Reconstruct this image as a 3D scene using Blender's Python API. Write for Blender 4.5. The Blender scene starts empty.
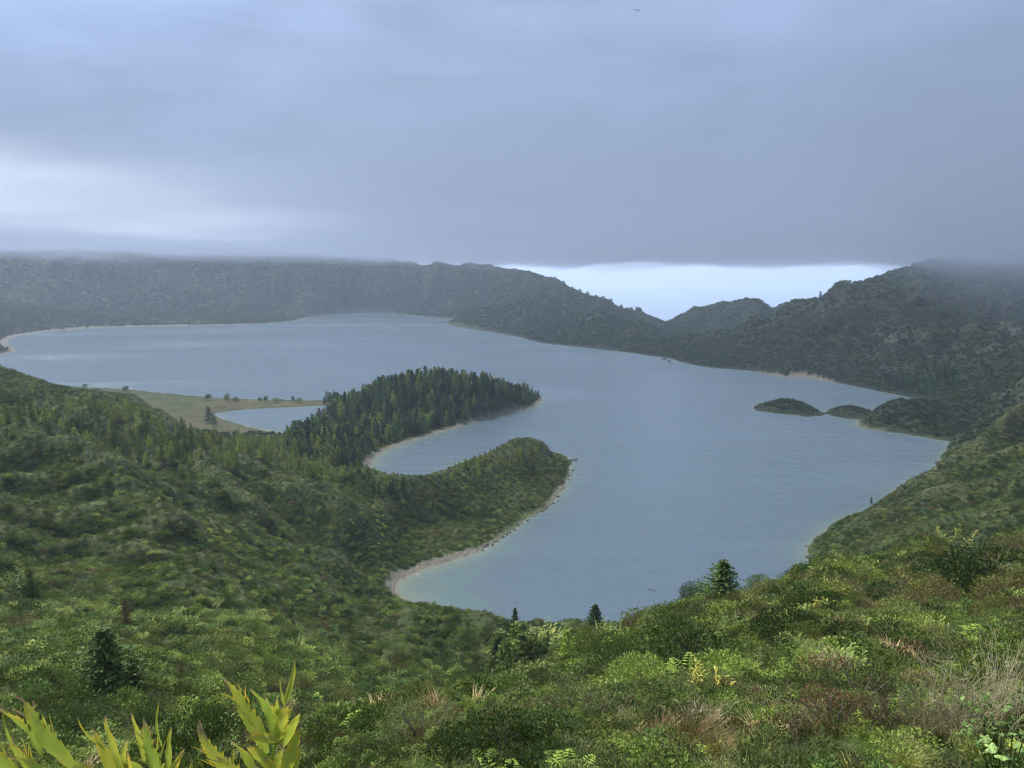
import bpy, math, random
import numpy as np
from mathutils import Vector, Matrix
R = math.radians
# ------------------------------------------------------------------ camera, sky, sun, exposure
scene = bpy.context.scene
COL = scene.collection
F = 739.5
PITCH = math.atan((384 - 275) / F)
CAMZ = 150.0
cam_d = bpy.data.cameras.new('camera'); cam = bpy.data.objects.new('camera', cam_d); COL.objects.link(cam)
cam_d.sensor_width = 36; cam_d.lens = 36 * F / 1024; cam_d.clip_start = .1; cam_d.clip_end = 200000
cam.location = (0, 0, CAMZ); cam.rotation_euler = (R(90) - PITCH, 0, 0)
scene.camera = cam

SUN_EL, SUN_AZ = 52, -48          # azimuth measured from +Y towards +X
sd_ = bpy.data.lights.new('sun', 'SUN'); sun = bpy.data.objects.new('sun', sd_); COL.objects.link(sun)
sd_.energy = 5.0; sd_.angle = R(10); sd_.color = (1, .95, .87)
sdir = Vector((math.sin(R(SUN_AZ)) * math.cos(R(SUN_EL)), math.cos(R(SUN_AZ)) * math.cos(R(SUN_EL)), math.sin(R(SUN_EL))))
sun.rotation_euler = (-sdir).to_track_quat('-Z', 'Y').to_euler()

class NT:
    """small helper for node trees"""
    def __init__(s, tree): s.t = tree; s.n = tree.nodes; s.l = tree.links
    def new(s, typ, **kw):
        n = s.n.new(typ)
        for k, v in kw.items(): setattr(n, k, v)
        return n
    def put(s, sock, v):
        if isinstance(v, bpy.types.NodeSocket): s.l.new(v, sock)
        elif v is not None:
            if isinstance(v, (tuple, list)) and len(v) == 3 and sock.type == 'RGBA': v = (*v, 1)
            sock.default_value = v
    def math(s, op, a, b=None, c=None, clamp=False):
        n = s.new('ShaderNodeMath', operation=op, use_clamp=clamp)
        for i, v in enumerate((a, b, c)): s.put(n.inputs[i], v)
        return n.outputs[0]
    def vmath(s, op, a, b=None):
        n = s.new('ShaderNodeVectorMath', operation=op); s.put(n.inputs[0], a); s.put(n.inputs[1], b)
        return n.outputs['Value'] if op in ('DOT_PRODUCT', 'LENGTH', 'DISTANCE') else n.outputs[0]
    def noise(s, vec, scale, detail=4, rough=.55, dist=0, dim='3D', out=0):
        n = s.new('ShaderNodeTexNoise', noise_dimensions=dim)
        s.put(n.inputs['Vector'], vec); n.inputs['Scale'].default_value = scale; n.inputs['Detail'].default_value = detail
        n.inputs['Roughness'].default_value = rough; n.inputs['Distortion'].default_value = dist
        return n.outputs[out]
    def ramp(s, fac, stops, interp='LINEAR'):
        n = s.new('ShaderNodeValToRGB'); e = n.color_ramp.elements; n.color_ramp.interpolation = interp
        while len(e) < len(stops): e.new(.5)
        for el, (p, c) in zip(e, stops):
            el.position = p; el.color = (*c, 1) if len(c) == 3 else c
        s.put(n.inputs[0], fac); return n.outputs[0]
    def mix(s, f, a, b, mode='MIX'):
        n = s.new('ShaderNodeMix', data_type='RGBA', blend_type=mode)
        s.put(n.inputs[0], f); s.put(n.inputs[6], a); s.put(n.inputs[7], b); return n.outputs[2]
    def maprange(s, v, a, b, c=0., d=1., smooth=False):
        n = s.new('ShaderNodeMapRange'); n.interpolation_type = 'SMOOTHSTEP' if smooth else 'LINEAR'
        s.put(n.inputs[0], v)
        for i, x in enumerate((a, b, c, d)): s.put(n.inputs[i + 1], x)
        return n.outputs[0]

w = bpy.data.worlds.new('World'); scene.world = w; w.use_nodes = True
nt = NT(w.node_tree); nt.n.clear()
gen = nt.new('ShaderNodeTexCoord').outputs['Generated']
sep = nt.new('ShaderNodeSeparateXYZ'); nt.l.new(gen, sep.inputs[0])
zz = sep.outputs[2]
# overcast: the colour of the cloud layer by height above the horizon
n3 = nt.noise(nt.vmath('MULTIPLY', gen, (1, 1, 2.6)), 13, 5, .6, .4)
zr = nt.math('ADD', zz, nt.math('ADD', nt.math('MULTIPLY', nt.math('SUBTRACT', n3, .5), .035), nt.math('MULTIPLY', nt.math('SUBTRACT', nt.noise(gen, 4.0, 3, .5), .5), .05)))
base = nt.ramp(nt.maprange(zr, -.02, .6), [(0, (.82, .92, 1.0)), (.022, (.60, .72, .86)), (.045, (.80, .90, 1.0)), (.07, (.66, .75, .86)), (.105, (.20, .25, .36)), (.17, (.17, .22, .34)), (.30, (.19, .265, .44)), (.50, (.275, .38, .62)), (.72, (.41, .54, .80)), (1, (.56, .70, .95))])
# soft stretched mottling of the cloud underside
warp = nt.vmath('ADD', nt.vmath('MULTIPLY', gen, (1, 1, 3.2)), nt.vmath('SCALE', nt.noise(gen, 2.2, 3, .5, out=1), None))
n1 = nt.noise(nt.vmath('MULTIPLY', gen, (1.4, 1.4, 4.2)), 1.9, 5, .5, .35)
n2 = nt.noise(nt.vmath('MULTIPLY', gen, (1.0, 1.0, 5.5)), 5.5, 4, .55, .3)
mott = nt.math('ADD', nt.math('MULTIPLY', nt.math('SUBTRACT', n1, .5), 1.7), nt.math('MULTIPLY', nt.math('SUBTRACT', n2, .5), .6))
base = nt.vmath('SCALE', base, None); base.node.inputs['Scale'].default_value = 1
nt.l.new(nt.math('ADD', mott, 1.0), base.node.inputs['Scale'])
# brighter thin place low over the far left rim
def lobe(az, el, ra, re, strength, namp):
    d = nt.math('ARCTAN2', sep.outputs[0], sep.outputs[1])
    dx = nt.math('DIVIDE', nt.math('SUBTRACT', d, R(az)), R(ra))
    e = nt.math('ADD', zz, nt.math('MULTIPLY', nt.math('SUBTRACT', n2, .5), namp))
    dy = nt.math('DIVIDE', nt.math('SUBTRACT', e, math.sin(R(el))), R(re))
    q = nt.math('ADD', nt.math('POWER', dx, 2), nt.math('POWER', dy, 2))
    return nt.math('MULTIPLY', nt.math('EXPONENT', nt.math('MULTIPLY', q, -1)), strength)
glow = nt.math('ADD', lobe(-37, 4.7, 13, 2.3, 1.0, .07), lobe(-19, 2.8, 12, 1.6, .95, .05), clamp=True)
base = nt.mix(glow, base, (1.35, 1.48, 1.62))
# clear strip of far sky seen under the cloud edge over the low saddle
strip = nt.math('ADD', lobe(8, .6, 12, 1.0, 1.0, .012), lobe(21, .6, 12, .85, .8, .012), clamp=True)
base = nt.mix(strip, base, (.98, 1.10, 1.20))
sky = nt.new('ShaderNodeTexSky', sky_type='NISHITA'); sky.sun_disc = False
sky.sun_elevation = R(SUN_EL); sky.sun_rotation = R(SUN_AZ)
b1 = nt.new('ShaderNodeBackground'); nt.l.new(sky.outputs[0], b1.inputs[0]); b1.inputs[1].default_value = .05
b2 = nt.new('ShaderNodeBackground'); nt.l.new(base, b2.inputs[0]); b2.inputs[1].default_value = .84
mx = nt.new('ShaderNodeMixShader'); mx.inputs[0].default_value = .92
nt.l.new(b1.outputs[0], mx.inputs[1]); nt.l.new(b2.outputs[0], mx.inputs[2])
out = nt.new('ShaderNodeOutputWorld'); nt.l.new(mx.outputs[0], out.inputs[0])

vs = scene.view_settings
vs.view_transform = 'Standard'; vs.look = 'None'; vs.gamma = 1; vs.exposure = .66; vs.use_curve_mapping = False
scene.render.engine = 'CYCLES'
cy = scene.cycles
cy.max_bounces = 5; cy.diffuse_bounces = 2; cy.glossy_bounces = 2; cy.transmission_bounces = 2; cy.transparent_max_bounces = 6; cy.volume_bounces = 1
cy.use_denoising = True; cy.filter_width = 1.25
rng = np.random.default_rng(7); random.seed(7)

# ------------------------------------------------------------------ projection helpers
CP, SP = math.cos(PITCH), math.sin(PITCH)
def ray(px, py):
    u = (px - 512) / F; v = -(py - 384) / F
    return u, CP + v * SP, -SP + v * CP
def at(px, py, Y):
    a, b, c = ray(px, py); s = Y / b
    return a * s, Y, CAMZ + c * s
def onz(px, py, z=0.):
    a, b, c = ray(px, py); s = (z - CAMZ) / c
    return a * s, b * s
def project(X, Y, Z):
    dz = Z - CAMZ
    d = Y * CP - dz * SP
    d = np.where(np.abs(d) < 1e-6, 1e-6, d)
    return 512 + F * X / d, 384 - F * (Y * SP + dz * CP) / d

def add(o): COL.objects.link(o); return o
def tag(o, label=None, cat=None, group=None, kind=None):
    for k, v in (('label', label), ('category', cat), ('group', group), ('kind', kind)):
        if v: o[k] = v
    return o
def mesh_np(name, V, faces_flat, sizes, mat=None, smooth=True, attrs=None):
    me = bpy.data.meshes.new(name)
    V = np.asarray(V, np.float32); faces_flat = np.asarray(faces_flat, np.int32); sizes = np.asarray(sizes, np.int32)
    me.vertices.add(len(V)); me.vertices.foreach_set('co', V.ravel())
    me.loops.add(len(faces_flat)); me.loops.foreach_set('vertex_index', faces_flat)
    me.polygons.add(len(sizes)); st = np.concatenate(([0], np.cumsum(sizes)[:-1])).astype(np.int32)
    me.polygons.foreach_set('loop_start', st); me.polygons.foreach_set('loop_total', sizes)
    me.polygons.foreach_set('use_smooth', np.full(len(sizes), smooth))
    for k, (typ, arr) in (attrs or {}).items():
        a = me.attributes.new(k, typ, 'POINT')
        a.data.foreach_set('color' if typ == 'FLOAT_COLOR' else 'vector' if typ == 'FLOAT_VECTOR' else 'value', np.asarray(arr, np.float32).ravel())
    me.update(calc_edges=True)
    if mat: me.materials.append(mat)
    return me

# ------------------------------------------------------------------ noise
_perm = rng.permutation(4096).astype(np.int64); _ang = rng.uniform(0, 2 * np.pi, 4096)
_gx, _gy = np.cos(_ang).astype(np.float32), np.sin(_ang).astype(np.float32)
def perlin(x, y):
    xi = np.floor(x).astype(np.int64); yi = np.floor(y).astype(np.int64)
    fx = (x - xi).astype(np.float32); fy = (y - yi).astype(np.float32)
    u = fx * fx * fx * (fx * (fx * 6 - 15) + 10); v = fy * fy * fy * (fy * (fy * 6 - 15) + 10)
    def g(ix, iy, dx, dy):
        h = _perm[(_perm[ix & 4095] + iy) & 4095]
        return _gx[h] * dx + _gy[h] * dy
    a = g(xi, yi, fx, fy); b = g(xi + 1, yi, fx - 1, fy); c = g(xi, yi + 1, fx, fy - 1); d = g(xi + 1, yi + 1, fx - 1, fy - 1)
    return (a + (b - a) * u) * (1 - v) + (c + (d - c) * u) * v * 1.0
def fbm(x, y, L, octs=4, g=.5):
    s = 0; a = 1
    for i in range(octs): s = s + a * perlin(x / L + 17.3 * i, y / L - 9.1 * i); L = L / 2; a *= g
    return s
def sstep(x, a, b):
    t = np.clip((x - a) / (b - a), 0, 1); return t * t * (3 - 2 * t)

# ------------------------------------------------------------------ shoreline
def catmull(P, n=4):
    P = np.array(P, float); out = []
    N = len(P)
    for i in range(N):
        p0, p1, p2, p3 = P[i - 1], P[i], P[(i + 1) % N], P[(i + 2) % N]
        for k in range(n):
            t = k / n
            out.append(.5 * ((2 * p1) + (-p0 + p2) * t + (2 * p0 - 5 * p1 + 4 * p2 - p3) * t * t + (-p0 + 3 * p1 - 3 * p2 + p3) * t ** 3))
    return np.array(out)
def px_poly(L): return [onz(*p) for p in L]
lake_px = [(20, 335), (8, 339), (6, 344), (14, 349), (2, 354), (-60, 358), (-150, 366), (-220, 380), (-100, 390), (0, 386), (85, 387.5), (140, 391), (200, 397), (250, 399.5), (330, 401),
           (370, 400), (410, 397), (450, 394), (500, 392), (530, 394), (544, 399), (532, 407), (505, 414), (480, 421), (455, 428), (430, 435), (402, 443), (380, 453), (369, 464), (372, 478), (390, 490),
           (415, 493), (436, 482), (462, 464), (500, 456), (540, 453), (562, 456), (571, 463), (570, 475), (563, 487), (555, 500), (540, 512), (520, 522), (510, 532), (490, 545), (470, 553), (447, 561),
           (420, 570), (402, 580), (395, 594), (415, 608), (450, 622), (500, 638), (560, 655), (620, 664), (700, 655), (770, 625), (806, 590), (812, 565), (810, 546), (825, 532), (847, 519), (872, 511),
           (891, 500), (897, 489), (917, 479), (938, 467), (944, 455), (949, 442), (935, 439), (900, 433), (872, 429), (857, 426), (862, 420), (873, 412), (890, 409), (920, 406), (931, 403), (925, 400),
           (900, 395), (880, 391), (860, 387), (830, 381), (800, 376), (785, 377), (760, 372), (740, 369.5), (715, 368), (690, 364), (675, 359.5), (660, 357), (640, 354), (615, 351), (590, 348), (560, 345), (540, 342.5),
           (515, 336), (490, 331.5), (460, 327), (446, 323), (452, 319.5), (430, 317), (400, 314), (375, 312.5), (340, 314), (310, 317.5), (297, 320.5), (270, 323), (230, 325), (190, 325.5), (120, 327), (60, 330)]
pond_px = [(212, 414), (250, 409), (300, 406.5), (345, 405), (352, 410), (330, 416), (310, 424), (290, 433), (262, 430), (235, 424)]
isl1_px = [(753, 407), (762, 411), (785, 414), (808, 416), (822, 415), (818, 410), (800, 404), (778, 402), (765, 404)]
isl2_px = [(826, 412), (836, 416), (855, 419), (870, 419), (873, 413), (860, 408), (840, 407)]
polys = [catmull(px_poly(lake_px)), catmull(px_poly(pond_px)), catmull(px_poly(isl1_px)), catmull(px_poly(isl2_px))]
def signed(P, X, Y):
    """distance to a closed outline, positive outside"""
    X = X.astype(np.float32); Y = Y.astype(np.float32)
    d2 = np.full(X.shape, 1e12, np.float32); ins = np.zeros(X.shape, bool)
    for (x0, y0), (x1, y1) in zip(P, np.roll(P, -1, 0)):
        ex, ey = x1 - x0, y1 - y0
        t = np.clip(((X - x0) * ex + (Y - y0) * ey) / max(ex * ex + ey * ey, 1e-6), 0, 1)
        dx = X - x0 - t * ex; dy = Y - y0 - t * ey
        np.minimum(d2, dx * dx + dy * dy, out=d2)
        if y0 != y1:
            c = ((y0 > Y) != (y1 > Y)); ins ^= c & (X < (x1 - x0) * (Y - y0) / (y1 - y0) + x0)
    d = np.sqrt(d2); return np.where(ins, -d, d)

# ------------------------------------------------------------------ terrain
# heights of the ground along sight lines: (column, row, distance ahead in metres) of known places
spurs = [(0,452,345),(40,462,335),(75,474,322),(110,492,305),(140,512,292),(158,540,278),(60,505,300),(90,545,262),(20,490,300),(170,500,350),(200,475,385),(218,500,352),(170,455,425),(140,445,440),(250,520,335),(262,495,372),(300,505,372),(330,507,378),(345,520,372),(290,540,318),(310,565,280),(230,565,262),(60,440,400),(120,470,372),(90,425,440),(380,510,405),(350,500,410)]
ctrl = [(560,652,85),(520,672,55),(500,682,45),(420,706,34),(330,728,28),(540,690,30),(480,664,140),(440,676,132),(400,688,125),(320,702,108),(250,702,92),(420,650,170),(340,660,150),(250,660,130),(480,640,185),(520,650,160),(-200,768,16),(0,768,24),(100,768,22),(250,768,16),(400,768,10),(512,768,7.5),(700,768,6),(900,768,5),(1024,768,5),(1200,768,5),
 (0,720,40),(100,720,42),(250,738,38),(400,720,20),(512,720,13),(700,720,10),(900,720,9),(1024,720,8.5),(1200,720,8),
 (-150,680,70),(0,680,75),(150,680,90),(600,680,22),(700,680,18),(850,680,16),(1024,680,15),
 (0,650,105),(150,650,125),(560,650,62),(700,650,35),(850,650,27),(1024,650,24),
 (-150,620,130),(0,620,140),(150,620,150),(300,620,170),(420,620,190),(500,620,212),(620,620,93),(700,620,65),(850,620,45),(1024,620,38),
 (670,606,100),(760,600,75),(850,600,65),(1024,600,52),(300,602,225),(346,598,240),(400,600,245),(440,604,240),(760,589,102),(850,580,90),(950,580,82),(1024,580,75),(150,580,190),(0,580,175),
 (850,563,112),(920,560,108),(1024,560,100),(1024,537,122),(950,552,118),(1150,520,125),
 (0,560,200),(100,560,215),(200,570,215),(300,570,260),(350,575,325),(0,510,250),(100,520,260),(200,530,280),(300,540,300),(350,555,350),(0,460,330),(100,470,330),(200,480,350),(300,490,380),
 (360,520,390),(400,545,395),(440,535,420),(450,490,458),(500,467,520),(535,449,562),(400,490,448),(350,486,440),(300,478,440),(250,465,450),(200,450,460),(100,420,480),(0,400,450),(-100,360,450),(-200,330,450),(-200,420,300),(-200,520,200),
 *spurs,
 (0,364,520),(60,384,540),(130,400,570),(155,413,585),(183,428,600),(215,440,610),(300,450,560),(350,470,540),(385,483,520),(250,445,640),(300,445,640),
 (330,440,600),(420,388,800),(470,386,800),(510,392,810),(350,402,780),(375,428,700),(440,410,760),
 (0,305,2700),(0,270,3000),(0,241,3080),(-200,241,3080),(200,246,3120),(100,303,2750),(100,262,3100),(200,303,2700),(200,262,3000),(280,262,3000),(280,296,2800),(330,292,3000),(370,300,3100),(370,262,3400),(100,243,3120),(280,250,3150),
 (440,262,3150),(440,290,3050),(430,309,2960),(480,263,3100),(520,269,3000),(520,290,2800),(570,288,2900),(620,306,2650),(655,319,2350),(480,310,2350),(540,306,2250),(540,325,2000),(600,317,1980),(600,335,1700),(640,330,1750),(660,345,1500),(590,327,2150),
 (700,308,2300),(730,302,2350),(757,299,2400),(772,307,2450),(785,303,2550),(800,300,2600),(830,294,2800),(862,284,2800),(890,270,2850),(930,258,2900),(690,340,1800),(720,330,1900),
 (700,354,1340),(740,345,1350),(740,336,1480),(770,326,1500),(800,350,1200),(800,308,1560),(800,330,1380),(818,297,1620),(848,281,1700),(850,350,1150),(850,310,1400),(880,277,1780),(900,370,1020),(900,330,1230),(905,271,1800),(950,370,980),(950,320,1250),(950,258,1850),
 (1024,350,950),(1024,300,1250),(1024,246,1850),(1100,230,1900),(1024,385,720),(965,430,700),(975,418,720),(1024,425,520),(1024,480,400),(1024,520,325),(1200,250,1600),(1200,350,800),(1200,450,450),(1200,500,300),
 (900,520,398),(850,526,395),(840,545,375),(900,545,335),(900,490,450),(960,455,520),(905,403,755),(880,406,755),(930,404,745),(960,415,740)]
world = [(-60,290,22),(0,262,24),(40,200,52),(20,150,70),(60,150,82),(60,200,56),(110,150,88),(120,200,58),(150,250,30),(140,300,18),(60,260,24),(180,200,66),(200,260,46),(260,330,40),(240,200,70),
 (-500,300,120),(-900,600,170),(-1500,900,220),(-900,300,180),(1500,800,260),(900,300,180),(500,100,160),(-500,0,170),(-60,0,149),(60,0,152),(0,2,148.1),(0,1,148.3),
 *[((px-512)/F*Y, Y, z) for px,Y,z in ((-100,3500,200),(0,3500,200),(100,3500,200),(200,3500,190),(300,3600,170),(370,3800,140),(0,3900,60),(200,3900,60),(440,3700,150),(480,3600,110),(520,3500,80),(560,3400,20),(600,3200,-20),(640,2950,-50),(665,2700,-40),(690,2900,-50),(720,3000,-20),(757,3000,0),(800,3250,0),(840,3500,20),(870,3600,60),(900,3700,100),(600,3900,-200),(700,3900,-250),(800,4200,-250),(740,1850,12),(770,1900,14),(800,1980,20),(830,2150,45),(720,1750,8),(545,3150,100),(585,2980,50),(625,2820,10))],
 *[((px-512)/F*Y, Y, 2.5) for px in (-150,-50,0,60,120,165,200) for Y in (690,800)],
 (-2600,2600,200),(-2000,1800,60),(-2500,1500,200)]
i1 = np.mean(polys[2], 0); i2 = np.mean(polys[3], 0)
C3 = [at(*c) for c in ctrl] + world + [(*onz(774, 408), 7), (*onz(783, 408), 12), (*onz(792, 409), 6), (*onz(800, 410), 7), (*onz(812, 413.5), 2.5), (i2[0], i2[1], 9)]
for P in polys[:2]:
    C3 += [(p[0], p[1], .6) for p in P[::12]]
for k_ in range(-4, 5):
    a_ = k_ * .36
    for r_, h_ in ((.8, 148.35), (1.6, 148.1), (3.2, 147.3 + .35 * k_ / 4)): C3.append((r_ * math.sin(a_), r_ * math.cos(a_), h_))
for a_, r_, h_ in ((1.4, 8, 146.5), (1.4, 20, 147), (-1.4, 8, 145), (-1.4, 20, 143), (1.1, 8, 145.5), (-1.1, 8, 143.5), (1.4, 200, 160), (-1.4, 200, 155)): C3.append((r_ * math.sin(a_), r_ * math.cos(a_), h_))
C3 = np.array(C3, float)
def lp(X, Y):
    r = np.hypot(X, Y); th = np.arctan2(X, Y)
    return np.clip(th, -1.5, 1.5), np.log(np.maximum(r, .8))
cu, cv = lp(C3[:, 0], C3[:, 1])
def phi(d2): return np.sqrt(d2 + .05 ** 2)
A = phi((cu[:, None] - cu) ** 2 + (cv[:, None] - cv) ** 2)
A = np.block([[A, np.ones((len(cu), 1))], [np.ones((1, len(cu))), np.zeros((1, 1))]])
A[:len(cu), :len(cu)] -= np.eye(len(cu)) * .004
wts = np.linalg.solve(A, np.append(C3[:, 2], 0))
def rbf(X, Y):
    u, v = lp(X, Y); sh = u.shape; u = u.ravel().astype(np.float32); v = v.ravel().astype(np.float32)
    o = np.full(u.shape, wts[-1], np.float64)
    for a, b, c in zip(cu.astype(np.float32), cv.astype(np.float32), wts[:-1]):
        o += c * np.sqrt((u - a) ** 2 + (v - b) ** 2 + np.float32(.0025))
    return o.reshape(sh)
def ridged(x, y, L):
    wx = fbm(x, y, L * 1.7, 2) * L * .5; wy = fbm(x + 500, y, L * 1.7, 2) * L * .5
    return 1 - 2.2 * np.abs(perlin((x + wx) / L, (y + wy) / L))
CRESTS = [(12, 15, [(-60,440,360),(0,455,338),(75,480,315),(110,505,298),(150,545,272),(178,578,248)]), (11, 13, [(110,425,445),(165,450,420),(200,475,385),(218,503,352),(236,532,328)]), (9, 13, [(225,455,455),(270,478,425),(310,492,398),(348,507,378)]),
 (6, 9, [(270,520,345),(305,535,335),(322,550,328),(340,572,320)]), (8, 16, [(200,600,205),(260,597,222),(320,599,238),(400,600,246),(450,607,236),(495,620,218)]), (7, 13, [(350,487,445),(413,492,452),(440,488,465),(470,472,500),(520,452,550),(545,452,562)]),
 (11, 16, [(1060,360,700),(990,400,655),(958,428,635)]), (11, 14, [(1060,408,525),(980,440,500),(930,468,480),(898,494,458)]), (6, 11, [(1060,465,400),(960,492,412),(880,514,420),(835,535,408)]), (6, 10, [(1060,440,450),(1000,462,448),(930,492,440)]), (7, 12, [(60,400,480),(110,430,470),(150,452,430)])]
GULLIES = [(5, 21, [(556,165),(505,122),(440,92),(370,74),(300,62),(200,58)]), (2, 12, [(556,170),(505,122),(440,92)])]
MKX = [-200, 0, 60, 130, 155, 183, 215, 250, 290, 330]; MKD = [0, 13.9, 8.2, -4.4, -1.5, 14.5, 15.6, 10.2, 6.2, 0]
NKX = [180, 300, 346, 400, 440, 470, 500, 520, 540, 555, 570, 600, 640, 680, 720, 760, 811, 850, 900, 950, 1000, 1024]; NKD = [0.0, 12.0, 34.2, 27.8, 34.1, 31.1, 37.8, 43.6, 21.8, 20.1, 10.3, 0.0, 5.1, 8.3, 7.7, 11.6, 11.6, -1.8, 11.5, -6.0, 30.3, -1.4]
SKX = [0, 420, 440, 480, 520, 545, 570, 600, 620, 640, 655, 667, 680, 700, 730, 757, 772, 785, 800, 818, 833, 848, 862, 880, 905, 930, 950, 1000, 1020]; SKD = [-12.0, 7.3, 7.3, 9.9, 2.0, -0.2, -2.2, -6.2, -1.1, -1.8, 3.3, 10.4, 4.9, 4.0, 6.3, 0.7, 11.1, 3.2, 4.9, 8.1, 2.4, 11.5, 17.4, 11.6, 7.3, 7.1, 9.9, 8.2, 10.0]
def terrain(X, Y):
    r = np.hypot(X, Y)
    z0 = rbf(X, Y)
    th = np.abs(np.arctan2(X, Y)); bk = sstep(th, 1.5, 2.6)
    z0 = z0 * (1 - bk) + (149 + .02 * r) * bk
    m = (r > 200) & (r < 3900) & (Y > 0)
    sl = np.full(X.shape, 300., np.float32); sp = np.full(X.shape, 300., np.float32)
    xs, ys, rs = X[m], Y[m], r[m]
    jit = fbm(xs, ys, 28, 3) * np.minimum(7, .006 * rs + .8)
    a = signed(polys[0], xs, ys)
    b = signed(polys[1], xs, ys)
    i = np.minimum(signed(polys[2], xs, ys), signed(polys[3], xs, ys))
    a = np.maximum(a, -i) + jit
    sl[m] = a; sp[m] = b + jit * .5
    s = np.minimum(sl, sp)
    land = np.clip(s, 0, None)
    n = 0
    amp0 = np.clip(z0 / 40, .12, 1)
    for L, k in ((420, .04), (190, .085), (85, .14), (40, .12), (19, .09), (9, .06), (4.2, .045), (2, .04)):
        wgt = sstep(r, L * 1.6, L * 5.5) * (L > r * .0022)
        ker = (ridged(X + L, Y - L * 2, L) - .5) if L > 30 else (fbm(X, Y, L, 1) * 1.6)
        n = n + np.where(wgt > 0, ker * k * L * wgt, 0)
    z = z0 + n * amp0
    def fan_(cx0, cy0, R0, Lf, st, off):
        dx, dy = X - cx0, Y - cy0; ro = np.hypot(dx, dy); ph = np.arctan2(dx, dy) * R0
        ph = ph + fbm(X + off, Y, Lf * 2.5, 3) * Lf * .8
        return .55 - 2.0 * np.abs(perlin(ph / Lf, ro / (Lf * st) + off)), ro
    for h0, wd, line_ in CRESTS:
        pts = [at(*p_)[:2] for p_ in line_]; d2 = np.full(X.shape, 1e9, np.float32); xs_, ys_ = X + fbm(X, Y, 30, 2) * 5, Y + fbm(X + 70, Y, 30, 2) * 5
        for (x0, y0), (x1, y1) in zip(pts, pts[1:]):
            ex, ey = x1 - x0, y1 - y0; t = np.clip(((xs_ - x0) * ex + (ys_ - y0) * ey) / (ex * ex + ey * ey), 0, 1); d2 = np.minimum(d2, (xs_ - x0 - t * ex) ** 2 + (ys_ - y0 - t * ey) ** 2)
        z = z + (h0 * np.exp(-np.sqrt(d2 + 4) / wd) * 1.35 - h0 * .45 * np.exp(-((np.sqrt(d2) - wd * 2.6) / (wd * 1.1)) ** 2)) * sstep(s, 2, 26)
    for dp, wd, line_ in GULLIES:
        pts = [(Y_ * (p_ - 512) / F * 1.06, Y_) for p_, Y_ in line_]; d2 = np.full(X.shape, 1e9, np.float32)
        for (x0, y0), (x1, y1) in zip(pts, pts[1:]):
            ex, ey = x1 - x0, y1 - y0; t = np.clip(((X - x0) * ex + (Y - y0) * ey) / (ex * ex + ey * ey), 0, 1); d2 = np.minimum(d2, (X - x0 - t * ex) ** 2 + (Y - y0 - t * ey) ** 2)
        z = z - dp * np.exp(-d2 / wd ** 2)
    g_, ro = fan_(100, 1450, 1100, 150, 4, 3.3); h_, _ = fan_(100, 1450, 1100, 62, 4, 8.1); i_, _ = fan_(100, 1450, 1100, 27, 4, 1.7)
    wl = sstep(r, 620, 900) * sstep(s, 10, 170) * (Y > 0) * amp0
    k_, _ = fan_(100, 1450, 1100, 210, 5, 11.7)
    lf_ = sstep(-np.arctan2(X, Y), .05, .18); fd = 1 - .55 * sstep(r, 1200, 1800) * (1 - lf_)
    z = z + wl * fd * (g_ * 30 + h_ * 14 + i_ * 5 + lf_ * sstep(r, 1700, 2300) * (k_ * 48 + g_ * 12))
    g_, ro = fan_(10, 330, 300, 74, 5, 5.2); h_, _ = fan_(10, 330, 300, 31, 4, 2.4); i_, _ = fan_(10, 330, 300, 14, 4, 6.4)
    wl = sstep(r, 190, 300) * (1 - sstep(r, 560, 700)) * sstep(s, 8, 60) * (Y > 0) * amp0 * sstep(ro, 60, 170)
    z = z + wl * (g_ * 9.5 + h_ * 4.6 + i_ * 2.0)
    z = np.maximum(z, .7 + .012 * land)
    wdt = np.minimum(.016 * r, 24)
    z = z * (1 - np.exp(-(land / wdt) ** 1.15)) + .02 * land.clip(0, 12)
    under = -np.minimum(.055 * np.clip(-s, 0, None) + .0016 * np.clip(-s, 0, None) ** 1.6, 14)
    z = np.where(s < 0, under, z)
    cx = 512 + F * np.tan(np.clip(np.arctan2(X, Y), -1.2, 1.2))
    z = np.where(Y > 0, z - r * np.interp(cx, NKX, NKD) / F * np.where(cx < 585, sstep(r, 105, 195), sstep(r, 25, 80)) * (1 - sstep(r, 270, 330)), z)
    z = np.where(Y > 0, z - r * np.interp(cx, MKX, MKD) / F * sstep(r, 380, 460) * (1 - sstep(r, 640, 760)), z)
    z = np.where((s > 0) & (Y > 0), np.maximum(z - r * np.interp(cx, SKX, SKD) / F * sstep(r, 1500, 1950) * sstep(s, 0, 250), .5), z)
    # outer flank of the crater runs down to the sea
    far = sstep(r, 3500, 6500)
    gapw = np.exp(-((np.arctan2(X, Y) - .20) / .07) ** 2) * sstep(r, 2450, 3400)
    z = np.where(r > 1800, np.minimum(z, 246 + 10 * np.tanh((z - 246) / 20).clip(0)), z)
    z = z * (1 - far) + (-640) * far
    z = np.where(r > 2450, z * (1 - gapw) - 700 * gapw, z)
    return z, s, sl, sp

th_f = np.linspace(R(-52), R(52), 1250)
th_b = np.concatenate((np.linspace(R(52), R(308), 130)[1:-1],))
TH = np.concatenate((th_f, th_b)); NT_, NR = len(TH), 900
RR = np.exp(np.linspace(math.log(.8), math.log(8500), NR))
TT, RG = np.meshgrid(TH, RR)                     # rows: radius
GX, GY = RG * np.sin(TT), RG * np.cos(TT)
GZ, GS, GSL, GSP = terrain(GX, GY)
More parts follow.
